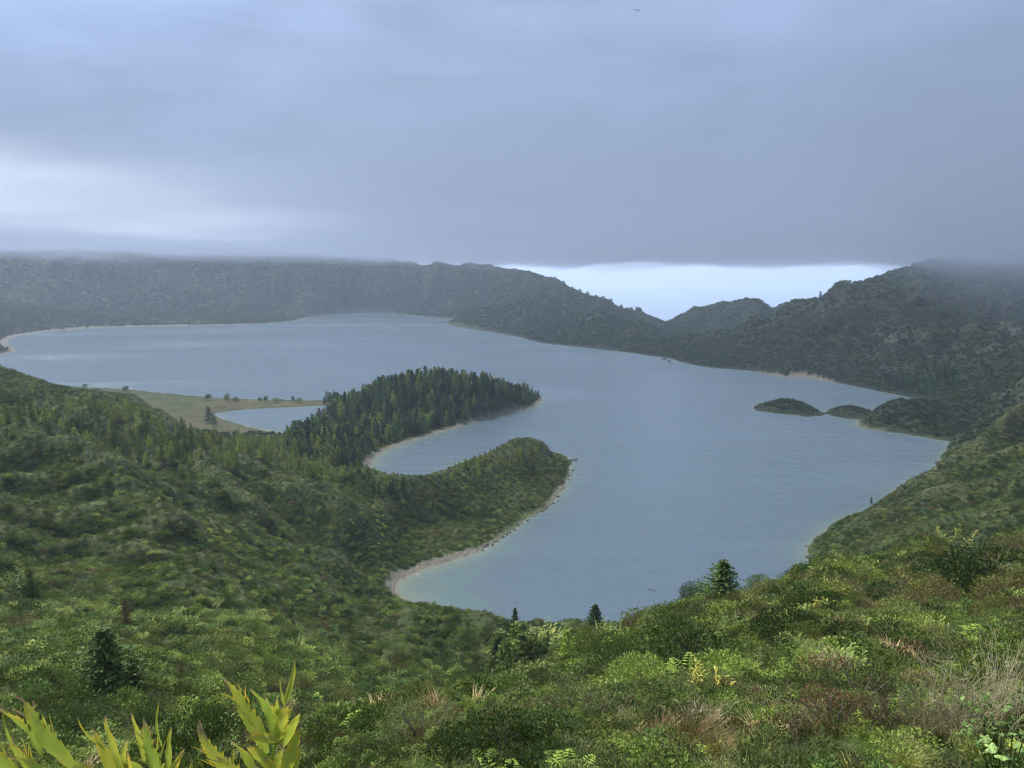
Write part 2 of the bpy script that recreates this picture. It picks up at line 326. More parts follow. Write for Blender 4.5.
# slope and what the hill sides hide (used when planting)
NF = len(th_f)
slopeE = (GZ[:, :NF] - CAMZ) / RG[:, :NF]
hid = np.maximum.accumulate(slopeE, 0)
dr = np.gradient(GZ, axis=0) / np.gradient(RG, axis=0); dt = np.gradient(GZ, axis=1) / (np.gradient(TT, axis=1) * RG)
GSLOPE = np.hypot(dr, dt)
def box(A_, n, ax):
    A_ = np.moveaxis(A_, ax, 0); P_ = np.concatenate((np.repeat(A_[:1], n, 0), A_, np.repeat(A_[-1:], n, 0))); c_ = np.cumsum(np.concatenate((np.zeros_like(P_[:1]), P_)), 0)
    return np.moveaxis((c_[2 * n + 1:] - c_[:-2 * n - 1]) / (2 * n + 1), 0, ax)
CREST = (GZ - box(box(GZ, 3, 0), 26, 1)) / (.0042 * RG + .15)     # ridges positive, hollows negative
CREST[:, NF:] = 0
idx = np.arange(NR * NT_).reshape(NR, NT_)
nx = np.roll(idx, -1, 1)
q = np.stack((idx[:-1], nx[:-1], nx[1:], idx[1:]), -1).reshape(-1, 4)
V = np.stack((GX, GY, GZ), -1).reshape(-1, 3)
V = np.vstack((V, [[0, 0, 148.2]]))
cidx = len(V) - 1
fan = np.stack((np.full(NT_, cidx), nx[0], idx[0]), -1)
# ground colour zones
def near_px(px, py, rad):
    x, y = onz(px, py); return np.exp(-((GX - x) ** 2 + (GY - y) ** 2) / rad ** 2)
W = .6 + .0002 * RG
for px, py, rad, k in ((395, 590, 26, 4.5), (420, 568, 30, 3), (470, 552, 40, 2.5), (560, 492, 60, 2.2), (372, 470, 50, 5), (420, 438, 60, 5), (465, 425, 50, 4), (505, 413, 30, 6), (538, 402, 28, 7),
                       (0, 345, 180, 16), (60, 331, 250, 10), (120, 327, 260, 10), (190, 326, 260, 10), (296, 320, 120, 5), (795, 377, 45, 9), (860, 427, 40, 2)):
    W = W + near_px(px, py, rad) * k
jw = fbm(GX, GY, 14, 3)
beach = (1 - sstep(GSL * (1 + .5 * jw), W * .75, W * 1.05)) * (GSL > -14) * (GSL < 60) * (1 - sstep(GZ, 2., 4.))
marsh = sstep(GX, -150, -215) if False else (1 - sstep(GX, -225, -165)) * (1 - sstep(GX, 1e5, 1e6))
marsh = (GX < -150) * (GY > 690) * (GY < 1150) * (GZ < 8) * (GZ > 0) * sstep(GSL, 2, 9) * (1 - sstep(GX, -215, -165))
tanm = np.clip(marsh * sstep(fbm(GX, GY, 60, 4) + .9 - GSP / 120, .0, .5), 0, 1)
grassy = np.clip(marsh * 1.0 + near_px(528, 404, 38) * (GZ < 7) * 1.6 + near_px(60, 325, 260) * (GZ < 12) + near_px(150, 324, 220) * (GZ < 9) + near_px(452, 321, 160) * (GZ < 14) + near_px(470, 326, 150) * (GZ < 14), 0, 1)
grassy = np.maximum(grassy, .22 * sstep(CREST * np.where(RG > 1700, 1.8, 1), .15, 1.3) * sstep(RG, 600, 900) * (GZ > 3))  # not only grass: far ridges tinted paler, relief shading put into the colour
rock = sstep(GSLOPE, .7, 1.3) * sstep(fbm(GX, GY, 130, 4), .0, .5) * (RG > 500)
rock = np.clip(rock + near_px(985, 385, 120) * sstep(fbm(GX, GY, 40, 4), -.1, .4) * .8, 0, 1) * (GZ > 10)
beach = beach * np.clip((W - 1.3) / 1.5, 0, 1)
zone = np.stack((beach, rock, tanm, grassy), -1).reshape(-1, 4); zone = np.vstack((zone, [[0, 0, 0, 0]]))

def material(name):
    m = bpy.data.materials.new(name); m.use_nodes = True; t = NT(m.node_tree); t.n.clear()
    o = t.new('ShaderNodeOutputMaterial'); p = t.new('ShaderNodeBsdfPrincipled'); t.l.new(p.outputs[0], o.inputs[0])
    return m, t, p, o
gm, t, p, o = material('ground')
pos = t.new('ShaderNodeNewGeometry').outputs['Position']
za = t.new('ShaderNodeAttribute', attribute_name='zone'); zs = t.new('ShaderNodeSeparateColor'); t.l.new(za.outputs['Color'], zs.inputs[0])
big = t.noise(pos, .006, 6, .6, .4); med = t.noise(pos, .045, 6, .65, .2); fin = t.noise(pos, .45, 5, .7)
green = t.ramp(t.math('ADD', t.math('MULTIPLY', med, .65), t.math('MULTIPLY', fin, .35)),
               [(.30, (.012, .020, .008)), (.43, (.026, .042, .014)), (.53, (.05, .068, .022)), (.62, (.085, .10, .036)), (.75, (.13, .135, .06))])
brown = t.ramp(fin, [(.3, (.035, .028, .016)), (.55, (.085, .068, .038)), (.8, (.16, .13, .08))])
c = t.mix(t.maprange(t.math('ADD', big, t.math('MULTIPLY', med, .35)), .68, .85, 0, .4, True), green, brown)
stre = t.noise(t.vmath('MULTIPLY', pos, (1, 1, .25)), .07, 6, .75)
rockc = t.ramp(stre, [(.35, (.03, .03, .025)), (.5, (.075, .072, .06)), (.68, (.17, .16, .145))])
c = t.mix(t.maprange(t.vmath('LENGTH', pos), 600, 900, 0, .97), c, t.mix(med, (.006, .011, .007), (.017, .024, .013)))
c = t.mix(t.math('MULTIPLY', zs.outputs[1], t.maprange(stre, .45, .6)), c, rockc)
gr = t.ramp(med, [(.35, (.024, .038, .012)), (.5, (.045, .058, .02)), (.7, (.07, .075, .035))])
c = t.mix(t.maprange(t.vmath('LENGTH', pos), 3000, 3400, 0, .8), c, (.03, .04, .02))
c = t.mix(t.math('MULTIPLY', za.outputs['Alpha'], .9), c, gr)
tan = t.ramp(t.noise(pos, .035, 9, .7), [(.38, (.035, .045, .018)), (.46, (.085, .062, .038)), (.53, (.042, .055, .02)), (.6, (.10, .08, .05)), (.68, (.03, .04, .015))])
c = t.mix(t.math('MULTIPLY', zs.outputs[2], .85), c, tan)
sand = t.ramp(fin, [(.3, (.075, .068, .052)), (.55, (.13, .12, .095)), (.8, (.19, .178, .15))])
c = t.mix(zs.outputs[0], c, sand)
t.l.new(c, p.inputs['Base Color']); p.inputs['Roughness'].default_value = .95; p.inputs['Specular IOR Level'].default_value = .15
bm_ = t.new('ShaderNodeBump'); bm_.inputs['Strength'].default_value = 1.0; bm_.inputs['Distance'].default_value = 3.5
t.l.new(t.math('ADD', med, t.math('MULTIPLY', t.noise(pos, .18, 5, .7), .5)), bm_.inputs['Height']); t.l.new(bm_.outputs[0], p.inputs['Normal'])

ff = np.concatenate((q.ravel(), fan.ravel())); sz = np.concatenate((np.full(len(q), 4), np.full(len(fan), 3)))
ground = add(bpy.data.objects.new('ground', mesh_np('ground', V, ff, sz, gm, True, {'zone': ('FLOAT_COLOR', zone)}))); tag(ground, kind='structure')

# ------------------------------------------------------------------ lake, pond, sea
def water_sheet(name, S, lim, step_t, step_r, z, mat):
    ti = np.arange(0, NF, step_t); ri = np.where((RR > 200) & (RR < 4000))[0][::step_r]
    s_ = S[np.ix_(ri, ti)]; keep_v = s_ < lim
    x, y = GX[np.ix_(ri, ti)], GY[np.ix_(ri, ti)]
    id_ = np.arange(x.size).reshape(x.shape)
    qq = np.stack((id_[:-1, :-1], id_[:-1, 1:], id_[1:, 1:], id_[1:, :-1]), -1).reshape(-1, 4)
    k = keep_v.ravel()[qq].any(1); qq = qq[k]
    used, inv = np.unique(qq, return_inverse=True)
    Vw = np.stack((x.ravel(), y.ravel(), np.full(x.size, z)), -1)[used]
    dep = (-s_).ravel()[used]
    cx_, cy_ = onz(425, 590); cv = np.exp(-((Vw[:, 0] - cx_) ** 2 + (Vw[:, 1] - cy_) ** 2) / 70 ** 2); c2x, c2y = onz(400, 460); cv = cv + .6 * np.exp(-((Vw[:, 0] - c2x) ** 2 + (Vw[:, 1] - c2y) ** 2) / 60 ** 2)
    dep = dep * (2.6 - 1.9 * np.clip(cv, 0, 1))
    return add(bpy.data.objects.new(name, mesh_np(name, Vw, inv.ravel(), np.full(len(qq), 4), mat, True, {'offshore': ('FLOAT', dep)})))
def water_mat(name, shallow=True):
    m, t, p, o = material(name)
    pos = t.new('ShaderNodeNewGeometry').outputs['Position']
    d = t.new('ShaderNodeAttribute', attribute_name='offshore').outputs['Fac']
    pn = t.noise(pos, .03, 4, .6)
    dd = t.math('MULTIPLY', d, t.maprange(pn, .3, .7, .5, 1.6))
    body = t.ramp(t.maprange(dd, 0, 60), [(0, (.15, .15, .105)), (.07, (.12, .15, .125)), (.25, (.088, .13, .13)), (.6, (.084, .116, .138)), (1, (.083, .117, .146))])
    t.l.new(body, p.inputs['Base Color'])
    wind = t.noise(t.vmath('MULTIPLY', pos, (.35, 1, 1)), .006, 4, .6, .6)
    t.l.new(t.maprange(wind, .38, .62, .05, .2), p.inputs['Roughness'])
    p.inputs['IOR'].default_value = 1.333; p.inputs['Specular IOR Level'].default_value = .5
    b = t.new('ShaderNodeBump'); b.inputs['Distance'].default_value = 1.0
    t.l.new(t.maprange(wind, .35, .65, .3, .9), b.inputs['Strength'])
    h1 = t.noise(t.vmath('MULTIPLY', pos, (.45, 1, 1)), .55, 4, .6, .3); h2 = t.noise(t.vmath('MULTIPLY', pos, (.5, 1, 1)), .09, 3, .55)
    t.l.new(t.math('ADD', h1, t.math('MULTIPLY', h2, 2.0)), b.inputs['Height']); t.l.new(b.outputs[0], p.inputs['Normal'])
    return m
wm = water_mat('lake_water')
lake = water_sheet('lake_water', GSL, 14, 3, 3, 0.0, wm); tag(lake, kind='structure')
pond = water_sheet('pond_water', GSP, 8, 2, 2, 0.006, wm); tag(pond, kind='structure')
sm, t, p, o = material('sea_water'); p.inputs['Base Color'].default_value = (.10, .14, .17, 1); p.inputs['Roughness'].default_value = .22
E = 42000
sea = add(bpy.data.objects.new('sea_water', mesh_np('sea_water', [(-E, -E, -575), (E, -E, -575), (E, E, -575), (-E, E, -575)], [0, 1, 2, 3], [4], sm))); tag(sea, kind='structure')

# ------------------------------------------------------------------ haze and low cloud
def volume_mat(name, color, dens):
    m = bpy.data.materials.new(name); m.use_nodes = True; t = NT(m.node_tree); t.n.clear()
    o = t.new('ShaderNodeOutputMaterial'); v = t.new('ShaderNodeVolumePrincipled')
    v.inputs['Color'].default_value = (*color, 1); v.inputs['Density'].default_value = dens; v.inputs['Anisotropy'].default_value = .2
    t.l.new(v.outputs[0], o.inputs['Volume']); return m
def boxverts(x0, x1, y0, y1, z0, z1):
    return [(x0, y0, z0), (x1, y0, z0), (x1, y1, z0), (x0, y1, z0), (x0, y0, z1), (x1, y0, z1), (x1, y1, z1), (x0, y1, z1)]
BF = [0, 3, 2, 1, 4, 5, 6, 7, 0, 1, 5, 4, 1, 2, 6, 5, 2, 3, 7, 6, 3, 0, 4, 7]
haze = add(bpy.data.objects.new('haze', mesh_np('haze', boxverts(-E - 50, E + 50, -E - 50, E + 50, -680, 520), BF, [4] * 6, volume_mat('haze', (.66, .79, 1), 8.5e-5), False)))
tag(haze, 'thin bluish haze filling the whole crater basin', None, None, 'stuff')
def cloud_bank(name, x0, x1, y0, y1, n, base, top, dens, label):
    xs = np.linspace(x0, x1, n); ys = np.linspace(y0, y1, n); X, Y = np.meshgrid(xs, ys)
    zb = base(X, Y); ztop = top(X, Y)
    edge = np.minimum(np.minimum(X - x0, x1 - X), np.minimum(Y - y0, y1 - Y)); inner = (edge > 1) ; e = sstep(edge - (.5 + fbm(X + 50, Y, 700, 4)) * 900 * (Y > 2500), 0, 900)
    mid = (zb + ztop) / 2; zb = mid + (zb - mid) * (.02 + .98 * e); ztop = mid + (ztop - mid) * (.02 + .98 * e)
    Vb = np.stack((X, Y, zb), -1).reshape(-1, 3); Vt = np.stack((X, Y, ztop), -1).reshape(-1, 3)
    i = np.arange(n * n).reshape(n, n); N = n * n
    qt = np.stack((i[:-1, :-1], i[:-1, 1:], i[1:, 1:], i[1:, :-1]), -1).reshape(-1, 4)
    qb = qt[:, ::-1]; F_ = [qb, qt + N]
    ring = np.concatenate((i[0, :-1], i[:-1, -1], i[-1, :0:-1], i[:0:-1, 0])); rn = np.roll(ring, -1)
    F_.append(np.stack((ring, rn, rn + N, ring + N), -1)); F_ = np.vstack(F_)
    return tag(add(bpy.data.objects.new(name, mesh_np(name, np.vstack((Vb, Vt)), F_.ravel(), np.full(len(F_), 4), volume_mat(name, (.345, .41, .535), dens), True))), label, None, None, 'stuff')
def cbase(X, Y):
    r = np.hypot(X, Y); th = np.arctan2(X, Y); gw = np.exp(-((th - .22) / .30) ** 2)
    return 204 + fbm(X, Y, 620, 6, .6) * 24 * (1 + 1.9 * sstep(r, 2500, 6000)) + gw * ((.0163 + .0062 * perlin(th * 9 + 3.7, th * 0 + 1.3) + .003 * perlin(th * 27 + 3.7, th * 0 + 4.3)) * r - 50).clip(0) + 20 * sstep(-th, .05, .35) - 36 * sstep(th, .40, .56) * (1 - sstep(r, 3000, 4500))
def ctop(X, Y):
    th = np.arctan2(X, Y); k = sstep(-th, .12, .4) * (Y > 0)
    return k * (cbase(X, Y) + 42) + (1 - k) * (300 + fbm(X + 999, Y, 1100, 3) * 14 + (cbase(X, Y) - 204).clip(0, 200))
cloud_bank('low_cloud', -5200, 5200, -1500, 9000, 300, cbase, ctop, 1 / 600, 'low grey cloud bank swallowing the tops of the crater rim')
cloud_bank('mist', -5000, 5000, -1300, 4300, 300, lambda X, Y: cbase(X, Y) - 20 + 60 * np.exp(-((np.arctan2(X, Y) - .22) / .2) ** 2) * sstep(np.hypot(X, Y), 2400, 3800) + fbm(X - 700, Y + 300, 300, 4, .6) * 32, lambda X, Y: ctop(X, Y) + 6, 1 / 1500, 'thin mist fringe hanging below the low cloud bank')
# ------------------------------------------------------------------ looking up the ground
LR0, LR1 = math.log(.8), math.log(8500)
def hz(X, Y):
    """ground height under points ahead of the camera (bilinear in the terrain mesh)"""
    X = np.asarray(X, float); Y = np.asarray(Y, float)
    ti = (np.arctan2(X, Y) - th_f[0]) / (th_f[1] - th_f[0]); ri = (np.log(np.maximum(np.hypot(X, Y), .81)) - LR0) / (LR1 - LR0) * (NR - 1)
    ti = np.clip(ti, 0, NF - 1.001); ri = np.clip(ri, 0, NR - 1.001); t0 = ti.astype(int); r0 = ri.astype(int); ft = ti - t0; fr = ri - r0
    return (GZ[r0, t0] * (1 - ft) + GZ[r0, t0 + 1] * ft) * (1 - fr) + (GZ[r0 + 1, t0] * (1 - ft) + GZ[r0 + 1, t0 + 1] * ft) * fr
def hit(px, py):
    """where the sight line through a column and row first meets the ground"""
    a, b, c = ray(px, py); th = math.atan2(a, b); ti = int(round((th - th_f[0]) / (th_f[1] - th_f[0])))
    sl = c / math.hypot(a, b); k = np.argmax(slopeE[:, ti] >= sl)
    r = RR[k]; x, y = r * math.sin(th), r * math.cos(th); return x, y, float(hz(x, y))
def inpoly(P, X, Y):
    ins = np.zeros(np.shape(X), bool)
    for (x0, y0), (x1, y1) in zip(P, P[1:] + P[:1]):
        if y0 != y1: ins ^= ((y0 > Y) != (y1 > Y)) & (X < (x1 - x0) * (Y - y0) / (y1 - y0) + x0)
    return ins

# ------------------------------------------------------------------ foliage materials
def leafmat(name, stops, patch=None, transl=.22, rough=.55, patch_scale=.03, var=1.):
    m = bpy.data.materials.new(name); m.use_nodes = True; t = NT(m.node_tree); t.n.clear()
    o = t.new('ShaderNodeOutputMaterial'); p = t.new('ShaderNodeBsdfPrincipled')
    ge = t.new('ShaderNodeNewGeometry'); oi = t.new('ShaderNodeObjectInfo')
    isl = ge.outputs['Random Per Island']; rnd = oi.outputs['Random']; loc = oi.outputs['Location']
    f = t.math('ADD', t.math('MULTIPLY', isl, .4), t.math('MULTIPLY', rnd, .6))
    c = t.ramp(f, stops)
    c = t.mix(1.0, c, t.ramp(rnd, [(0, (1 - .5 * var,) * 3), (.5, (1 - .1 * var,) * 3), (1, (1 + .5 * var,) * 3)]), 'MULTIPLY')
    if patch:
        k = t.maprange(t.noise(loc, patch_scale, 4, .6), .46, .62, 0, patch[1], True)
        c = t.mix(k, c, patch[0])
    t.l.new(c, p.inputs['Base Color']); p.inputs['Roughness'].default_value = rough; p.inputs['Specular IOR Level'].default_value = .12
    tr = t.new('ShaderNodeBsdfTranslucent'); t.l.new(t.mix(.35, c, (.2, .28, .03)), tr.inputs[0])
    mx = t.new('ShaderNodeMixShader'); mx.inputs[0].default_value = transl
    t.l.new(p.outputs[0], mx.inputs[1]); t.l.new(tr.outputs[0], mx.inputs[2]); t.l.new(mx.outputs[0], o.inputs[0]); return m
M = {}
M['dark'] = leafmat('dark_leaves', [(0, (.025, .048, .015)), (.5, (.047, .089, .024)), (.8, (.083, .144, .035)), (1, (.137, .204, .052))])
M['mid'] = leafmat('green_leaves', [(0, (.058, .083, .021)), (.45, (.112, .161, .034)), (.8, (.191, .255, .050)), (1, (.293, .353, .079))], ((.191, .147, .050), .5))
M['olive'] = leafmat('heath_leaves', [(0, (.056, .061, .025)), (.4, (.111, .125, .048)), (.75, (.180, .197, .075)), (1, (.279, .278, .123))], ((.164, .111, .061), .6), .12)
M['pale'] = leafmat('ginger_leaves', [(0, (.070, .111, .030)), (.45, (.140, .201, .048)), (.8, (.233, .295, .080)), (.95, (.396, .390, .106)), (1, (.581, .467, .126))], None, .3)
M['yellow'] = leafmat('yellow_leaves', [(0, (.2, .22, .04)), (.5, (.42, .40, .08)), (1, (.66, .56, .13))], None, .3)
M['fern'] = leafmat('fern_leaves', [(0, (.063, .110, .017)), (.5, (.134, .206, .032)), (1, (.270, .340, .057))], None, .3)
M['grass'] = leafmat('grass_blades', [(0, (.066, .088, .020)), (.5, (.132, .164, .035)), (.85, (.224, .234, .060)), (1, (.396, .316, .120))], None, .25)
M['straw'] = leafmat('dry_grass_blades', [(0, (.180, .119, .052)), (.5, (.390, .280, .127)), (1, (.675, .532, .276))], None, .15)
M['rust'] = leafmat('rusty_leaves', [(0, (.06, .032, .018)), (.5, (.12, .06, .035)), (1, (.2, .12, .07))], None, .15)
M['twig'] = leafmat('dead_twigs', [(0, (.103, .084, .044)), (.5, (.241, .210, .117)), (1, (.482, .445, .264))], None, 0)
M['conif'] = leafmat('conifer_leaves', [(0, (.015, .036, .015)), (.5, (.029, .069, .025)), (.85, (.053, .113, .034)), (1, (.087, .164, .043))], None, .1)
M['farpale'] = leafmat('far_grassy_leaves', [(0, (.049, .062, .026)), (.5, (.085, .105, .044)), (1, (.142, .158, .076))], None, .1)  # pale scrub tone for far ribs, stands in for relief shading
M['conif2'] = leafmat('broad_conifer_leaves', [(0, (.024, .044, .011)), (.5, (.046, .081, .021)), (1, (.089, .134, .030))], None, .15)
M['sap'] = leafmat('sapling_leaves', [(0, (.045, .068, .018)), (.5, (.090, .136, .032)), (1, (.162, .208, .054))], None, .25)
M['dry'] = leafmat('dry_hill_grass', [(0, (.09, .09, .04)), (.5, (.17, .165, .08)), (1, (.28, .26, .15))], None, .1)
M['yconif'] = leafmat('young_conifer_leaves', [(0, (.054, .091, .018)), (.5, (.121, .186, .032)), (1, (.240, .319, .050))], ((.240, .246, .036), .7), .15, .55, .012)
M['far'] = leafmat('far_leaves', [(0, (.017, .033, .017)), (.45, (.031, .063, .024)), (.8, (.054, .094, .035)), (1, (.092, .131, .059))], ((.070, .077, .046), .6), .08, .7, .006, .45)
bk, t, p, o = material('bark'); pb = t.new('ShaderNodeTexCoord').outputs['Object']
t.l.new(t.ramp(t.noise(t.vmath('MULTIPLY', pb, (6, 6, 1.5)), 3, 5, .7), [(.3, (.035, .026, .018)), (.7, (.12, .095, .07))]), p.inputs['Base Color']); p.inputs['Roughness'].default_value = .9

# ------------------------------------------------------------------ plant meshes (numpy)
class PB:
    def __init__(s): s.V = []; s.F = []; s.S = []; s.n = 0
    def quads(s, P):                       # P: (k, 4, 3)
        k = len(P); s.V.append(P.reshape(-1, 3)); s.F.append(np.arange(k * 4) + s.n); s.S.append(np.full(k, 4)); s.n += k * 4
    def leaves(s, base, d, side, L, Wd, droop=.0):
        """diamond leaves: base point, direction, sideways direction, length, width"""
        L = np.asarray(L)[:, None]; Wd = np.asarray(Wd)[:, None]
        mid = base + d * L * .45; tip = base + d * L; tip[:, 2] -= (droop * L)[:, 0]
        s.quads(np.stack((base, mid + side * Wd * .5, tip, mid - side * Wd * .5), 1))
    def blade(s, pts, widths, side):
        """a ribbon along pts"""
        pts = np.asarray(pts, float); n = len(pts); side = np.asarray(side, float)
        if side.ndim == 1: side = np.tile(side, (n, 1))
        a = pts - side * np.array(widths)[:, None] / 2; b = pts + side * np.array(widths)[:, None] / 2
        s.V.append(np.stack((a, b), 1).reshape(-1, 3)); f = []
        for i in range(n - 1): f += [2 * i, 2 * i + 1, 2 * i + 3, 2 * i + 2]
        s.F.append(np.array(f) + s.n); s.S.append(np.full(n - 1, 4)); s.n += 2 * n
    def tube(s, pts, rad, k=5):
        pts = [Vector(p) for p in pts]; n = len(pts); vv = []
        for i, p_ in enumerate(pts):
            d = (pts[min(i + 1, n - 1)] - pts[max(i - 1, 0)]).normalized(); u = d.orthogonal().normalized(); v = d.cross(u)
            for j in range(k): a = 2 * math.pi * j / k; vv.append(p_ + (u * math.cos(a) + v * math.sin(a)) * rad[i])
        f = []
        for i in range(n - 1):
            for j in range(k): f += [i * k + j, i * k + (j + 1) % k, (i + 1) * k + (j + 1) % k, (i + 1) * k + j]
        s.V.append(np.array(vv)); s.F.append(np.array(f) + s.n); s.S.append(np.full((n - 1) * k, 4)); s.n += n * k
    def mesh(s, name, mat, smooth=False): return mesh_np(name, np.vstack(s.V), np.concatenate(s.F), np.concatenate(s.S), mat, smooth)
def unit(v): return v / np.maximum(np.linalg.norm(v, axis=-1, keepdims=True), 1e-9)
def rvec(n, rg): return unit(rg.normal(size=(n, 3)))
def dome(seed, n, leaf, wid, lobes=7, flat=.75, fill=.25, up=.35):
    """a lumpy shrub of radius 1 covered in leaves"""
    rg = np.random.default_rng(seed); b = PB()
    lc = [np.array((0, 0, flat * .38))]; lr = [.6]
    for i in range(lobes):
        a = 2 * math.pi * (i + rg.uniform(-.3, .3)) / lobes; rr = rg.uniform(.4, .62)
        lc.append(np.array((math.cos(a) * rr, math.sin(a) * rr, flat * rg.uniform(.15, .55)))); lr.append(rg.uniform(.26, .42))
    lc = np.array(lc); lr = np.array(lr); k = rg.choice(len(lc), n, p=lr ** 2 / (lr ** 2).sum())
    d = rvec(n, rg); d[:, 2] = np.abs(d[:, 2]) * 1.1 - .25; d = unit(d)
    rad = lr[k] * np.where(rg.random(n) < fill, rg.uniform(.4, .9, n), rg.uniform(.86, 1.08, n))
    P = lc[k] + d * rad[:, None]
    kill = (P[:, 2] < -.05); P = P[~kill]; d = d[~kill]; m = len(P)
    dd = unit(d * .8 + rvec(m, rg) * .7 + np.array((0, 0, up))); side = unit(np.cross(dd, rvec(m, rg)))
    sc = rg.uniform(.6, 1.25, m); b.leaves(P, dd, side, leaf * sc, wid * sc, .12); return b
def stems(seed, n=9, h=.6, r=.02):
    rg = np.random.default_rng(seed); b = PB()
    for i in range(n):
        a = rg.uniform(0, 6.28); e = rg.uniform(.25, .6); b.tube([(0, 0, -.1), (math.cos(a) * e * .4, math.sin(a) * e * .4, h * .45), (math.cos(a) * e, math.sin(a) * e, h)], [r * 1.4, r, r * .4], 4)
    return b
def gingerclump(seed, stalks=16, lf=7, L=.42, Wd=.085, segs=2):
    """upright stalks with two ranks of long blade leaves"""
    rg = np.random.default_rng(seed); b = PB()
    for i in range(stalks):
        a = rg.uniform(0, 6.28); rr = math.sqrt(rg.random()) * .75; base = np.array((math.cos(a) * rr, math.sin(a) * rr, 0))
        lean = np.array((math.cos(a) * .3 * rr + rg.normal() * .12, math.sin(a) * .3 * rr + rg.normal() * .12, 1)); h = rg.uniform(.6, 1.0); tilt = rg.uniform(0, 3.14)
        for j in range(lf):
            f = .35 + .65 * j / (lf - 1); p0 = base + lean * h * f; sgn = 1 if j % 2 else -1; t_ = tilt + rg.normal() * .35
            out_ = np.array((math.cos(t_) * sgn, math.sin(t_) * sgn, .55 + .9 * f * rg.uniform(.4, 1.1))); out_ /= np.linalg.norm(out_)
            l_ = L * rg.uniform(.7, 1.15); p1 = p0 + out_ * l_ * .5; p2 = p0 + out_ * l_ + np.array((0, 0, -l_ * .28)); sd = unit(np.cross(out_, rvec(1, rg)[0] * .4 + np.array((0, 0, 1.)))); w_ = Wd * rg.uniform(.8, 1.2)
            b.blade([p0, p1, p2], [w_ * .3, w_, w_ * .1], sd)
    return b
def fernclump(seed, fronds=11, pin=9):
    rg = np.random.default_rng(seed); b = PB()
    for i in range(fronds):
        a = 6.283 * i / fronds + rg.normal() * .2; u = np.array((math.cos(a), math.sin(a), 0)); sd = np.array((-u[1], u[0], 0)); l_ = rg.uniform(.75, 1.05); h = rg.uniform(.4, .7)
        for j in range(pin):
            f = (j + 1.5) / (pin + 1); pt = u * l_ * f + np.array((0, 0, h * math.sin(f * 2.1)))
            w_ = .30 * math.sin(math.pi * min(1, .18 + f * .85)) * l_ + .03
            for s_ in (-1, 1):
                d = unit(sd * s_ + u * .45 + np.array((0, 0, -.15)) + rg.normal(size=3) * .06)[None]; b.leaves(pt[None], d, u[None], [w_], [.085 * l_], .1)
    return b
def tuft(seed, n=70, h=1., spread=.55, w_=.022, lean=.5):
    rg = np.random.default_rng(seed); b = PB()
    for i in range(n):
        a = rg.uniform(0, 6.28); r0 = rg.uniform(0, .25) ; u = np.array((math.cos(a), math.sin(a), 0)); base = u * r0 + np.array((rg.normal() * .1, rg.normal() * .1, -.03)); hh = h * rg.uniform(.45, 1); k = spread * rg.uniform(.2, 1.1)
        sd = unit(np.array((-u[1], u[0], rg.normal() * .3)))
        b.blade([base, base + u * k * .3 + np.array((lean * .12, 0, hh * .55)), base + u * k * 1. + np.array((lean * .4, 0, hh * rg.uniform(.75, 1)))], [w_, w_ * .8, w_ * .15], sd)
    return b
def twigbush(seed, n=26, h=1., r=.011, up=.8, side=9):
    rg = np.random.default_rng(seed); b = PB()
    for i in range(n):
        a = rg.uniform(0, 6.28); e = rg.uniform(.15, .75); d = np.array((math.cos(a) * e, math.sin(a) * e, up)); d = d / np.linalg.norm(d); l_ = h * rg.uniform(.6, 1.05); p0 = np.array((rg.normal() * .12, rg.normal() * .12, -.05))
        p1 = p0 + d * l_ * .5 + rg.normal(size=3) * .04; p2 = p0 + d * l_ + rg.normal(size=3) * .07; b.tube([p0, p1, p2], [r, r * .7, r * .3], 3)
        for k in range(side):
            f = rg.uniform(.25, .95); q0 = p0 + (p2 - p0) * f; dd = unit(d + rg.normal(size=3) * .7); l2 = l_ * rg.uniform(.1, .3); q1 = q0 + dd * l2 * .6; q2 = q1 + unit(dd + rg.normal(size=3) * .6) * l2 * .5
            b.tube([q0, q1, q2], [r * .55, r * .4, r * .15], 3)
    return b
def conifer(seed, n_wh=22, spread=.23, dens=9, leaf=.055, ragged=.25, low=.06, lf=5):
    """unit-height conifer: drooping sprays in uneven whorls"""
    rg = np.random.default_rng(seed); b = PB(); az0 = rg.uniform(0, 6)
    for i in range(n_wh):
        f = low + (1 - low) * (i + .5) / n_wh; env = spread * (1 - f) ** .75 * (1 + .25 * math.sin(i * 1.7 + az0))
        k_ = max(4, int(dens * (1 - f * .55)))
        for j in range(k_):
            a = az0 + i * 2.4 + 6.283 * j / k_ + rg.normal() * .25; L = env * rg.uniform(1 - ragged * 1.8, 1 + ragged) + .012
            u = np.array((math.cos(a), math.sin(a), 0)); z = f + rg.normal() * .012
            for m_ in range(lf):
                g = (m_ + rg.uniform(.3, 1)) / lf; p0 = u * L * g + np.array((0, 0, z - L * g * .12 + L * .25 * g * g)) + rg.normal(size=3) * .008
                d = unit(u * .6 + rg.normal(size=3) * .45 + np.array((0, 0, .25)))[None]; sd = unit(np.cross(d, rvec(1, rg))); l_ = leaf * rg.uniform(.7, 1.3)
                b.leaves(p0[None], d, sd, [l_], [l_ * .55], .25)
    b.leaves(np.array([[0, 0, .95], [0, 0, .93], [0, 0, .9]]), unit(np.array([[0, .1, 1.], [.25, 0, 1], [-.2, -.2, 1]])), np.array([[1., 0, 0], [0, 1, 0], [0, 1, 0]]), [.07] * 3, [.02] * 3)
    return b
def trunkmesh(name, h=.97, r=.016):
    b = PB(); b.tube([(0, 0, -.06), (.002, 0, .3), (0, .002, h)], [r, r * .7, r * .1], 7); return b.mesh(name, bk, True)
def srcs(name, builders, mat):
    return [bpy.data.objects.new('%s' % name, b.mesh(name, mat)) for b in builders]

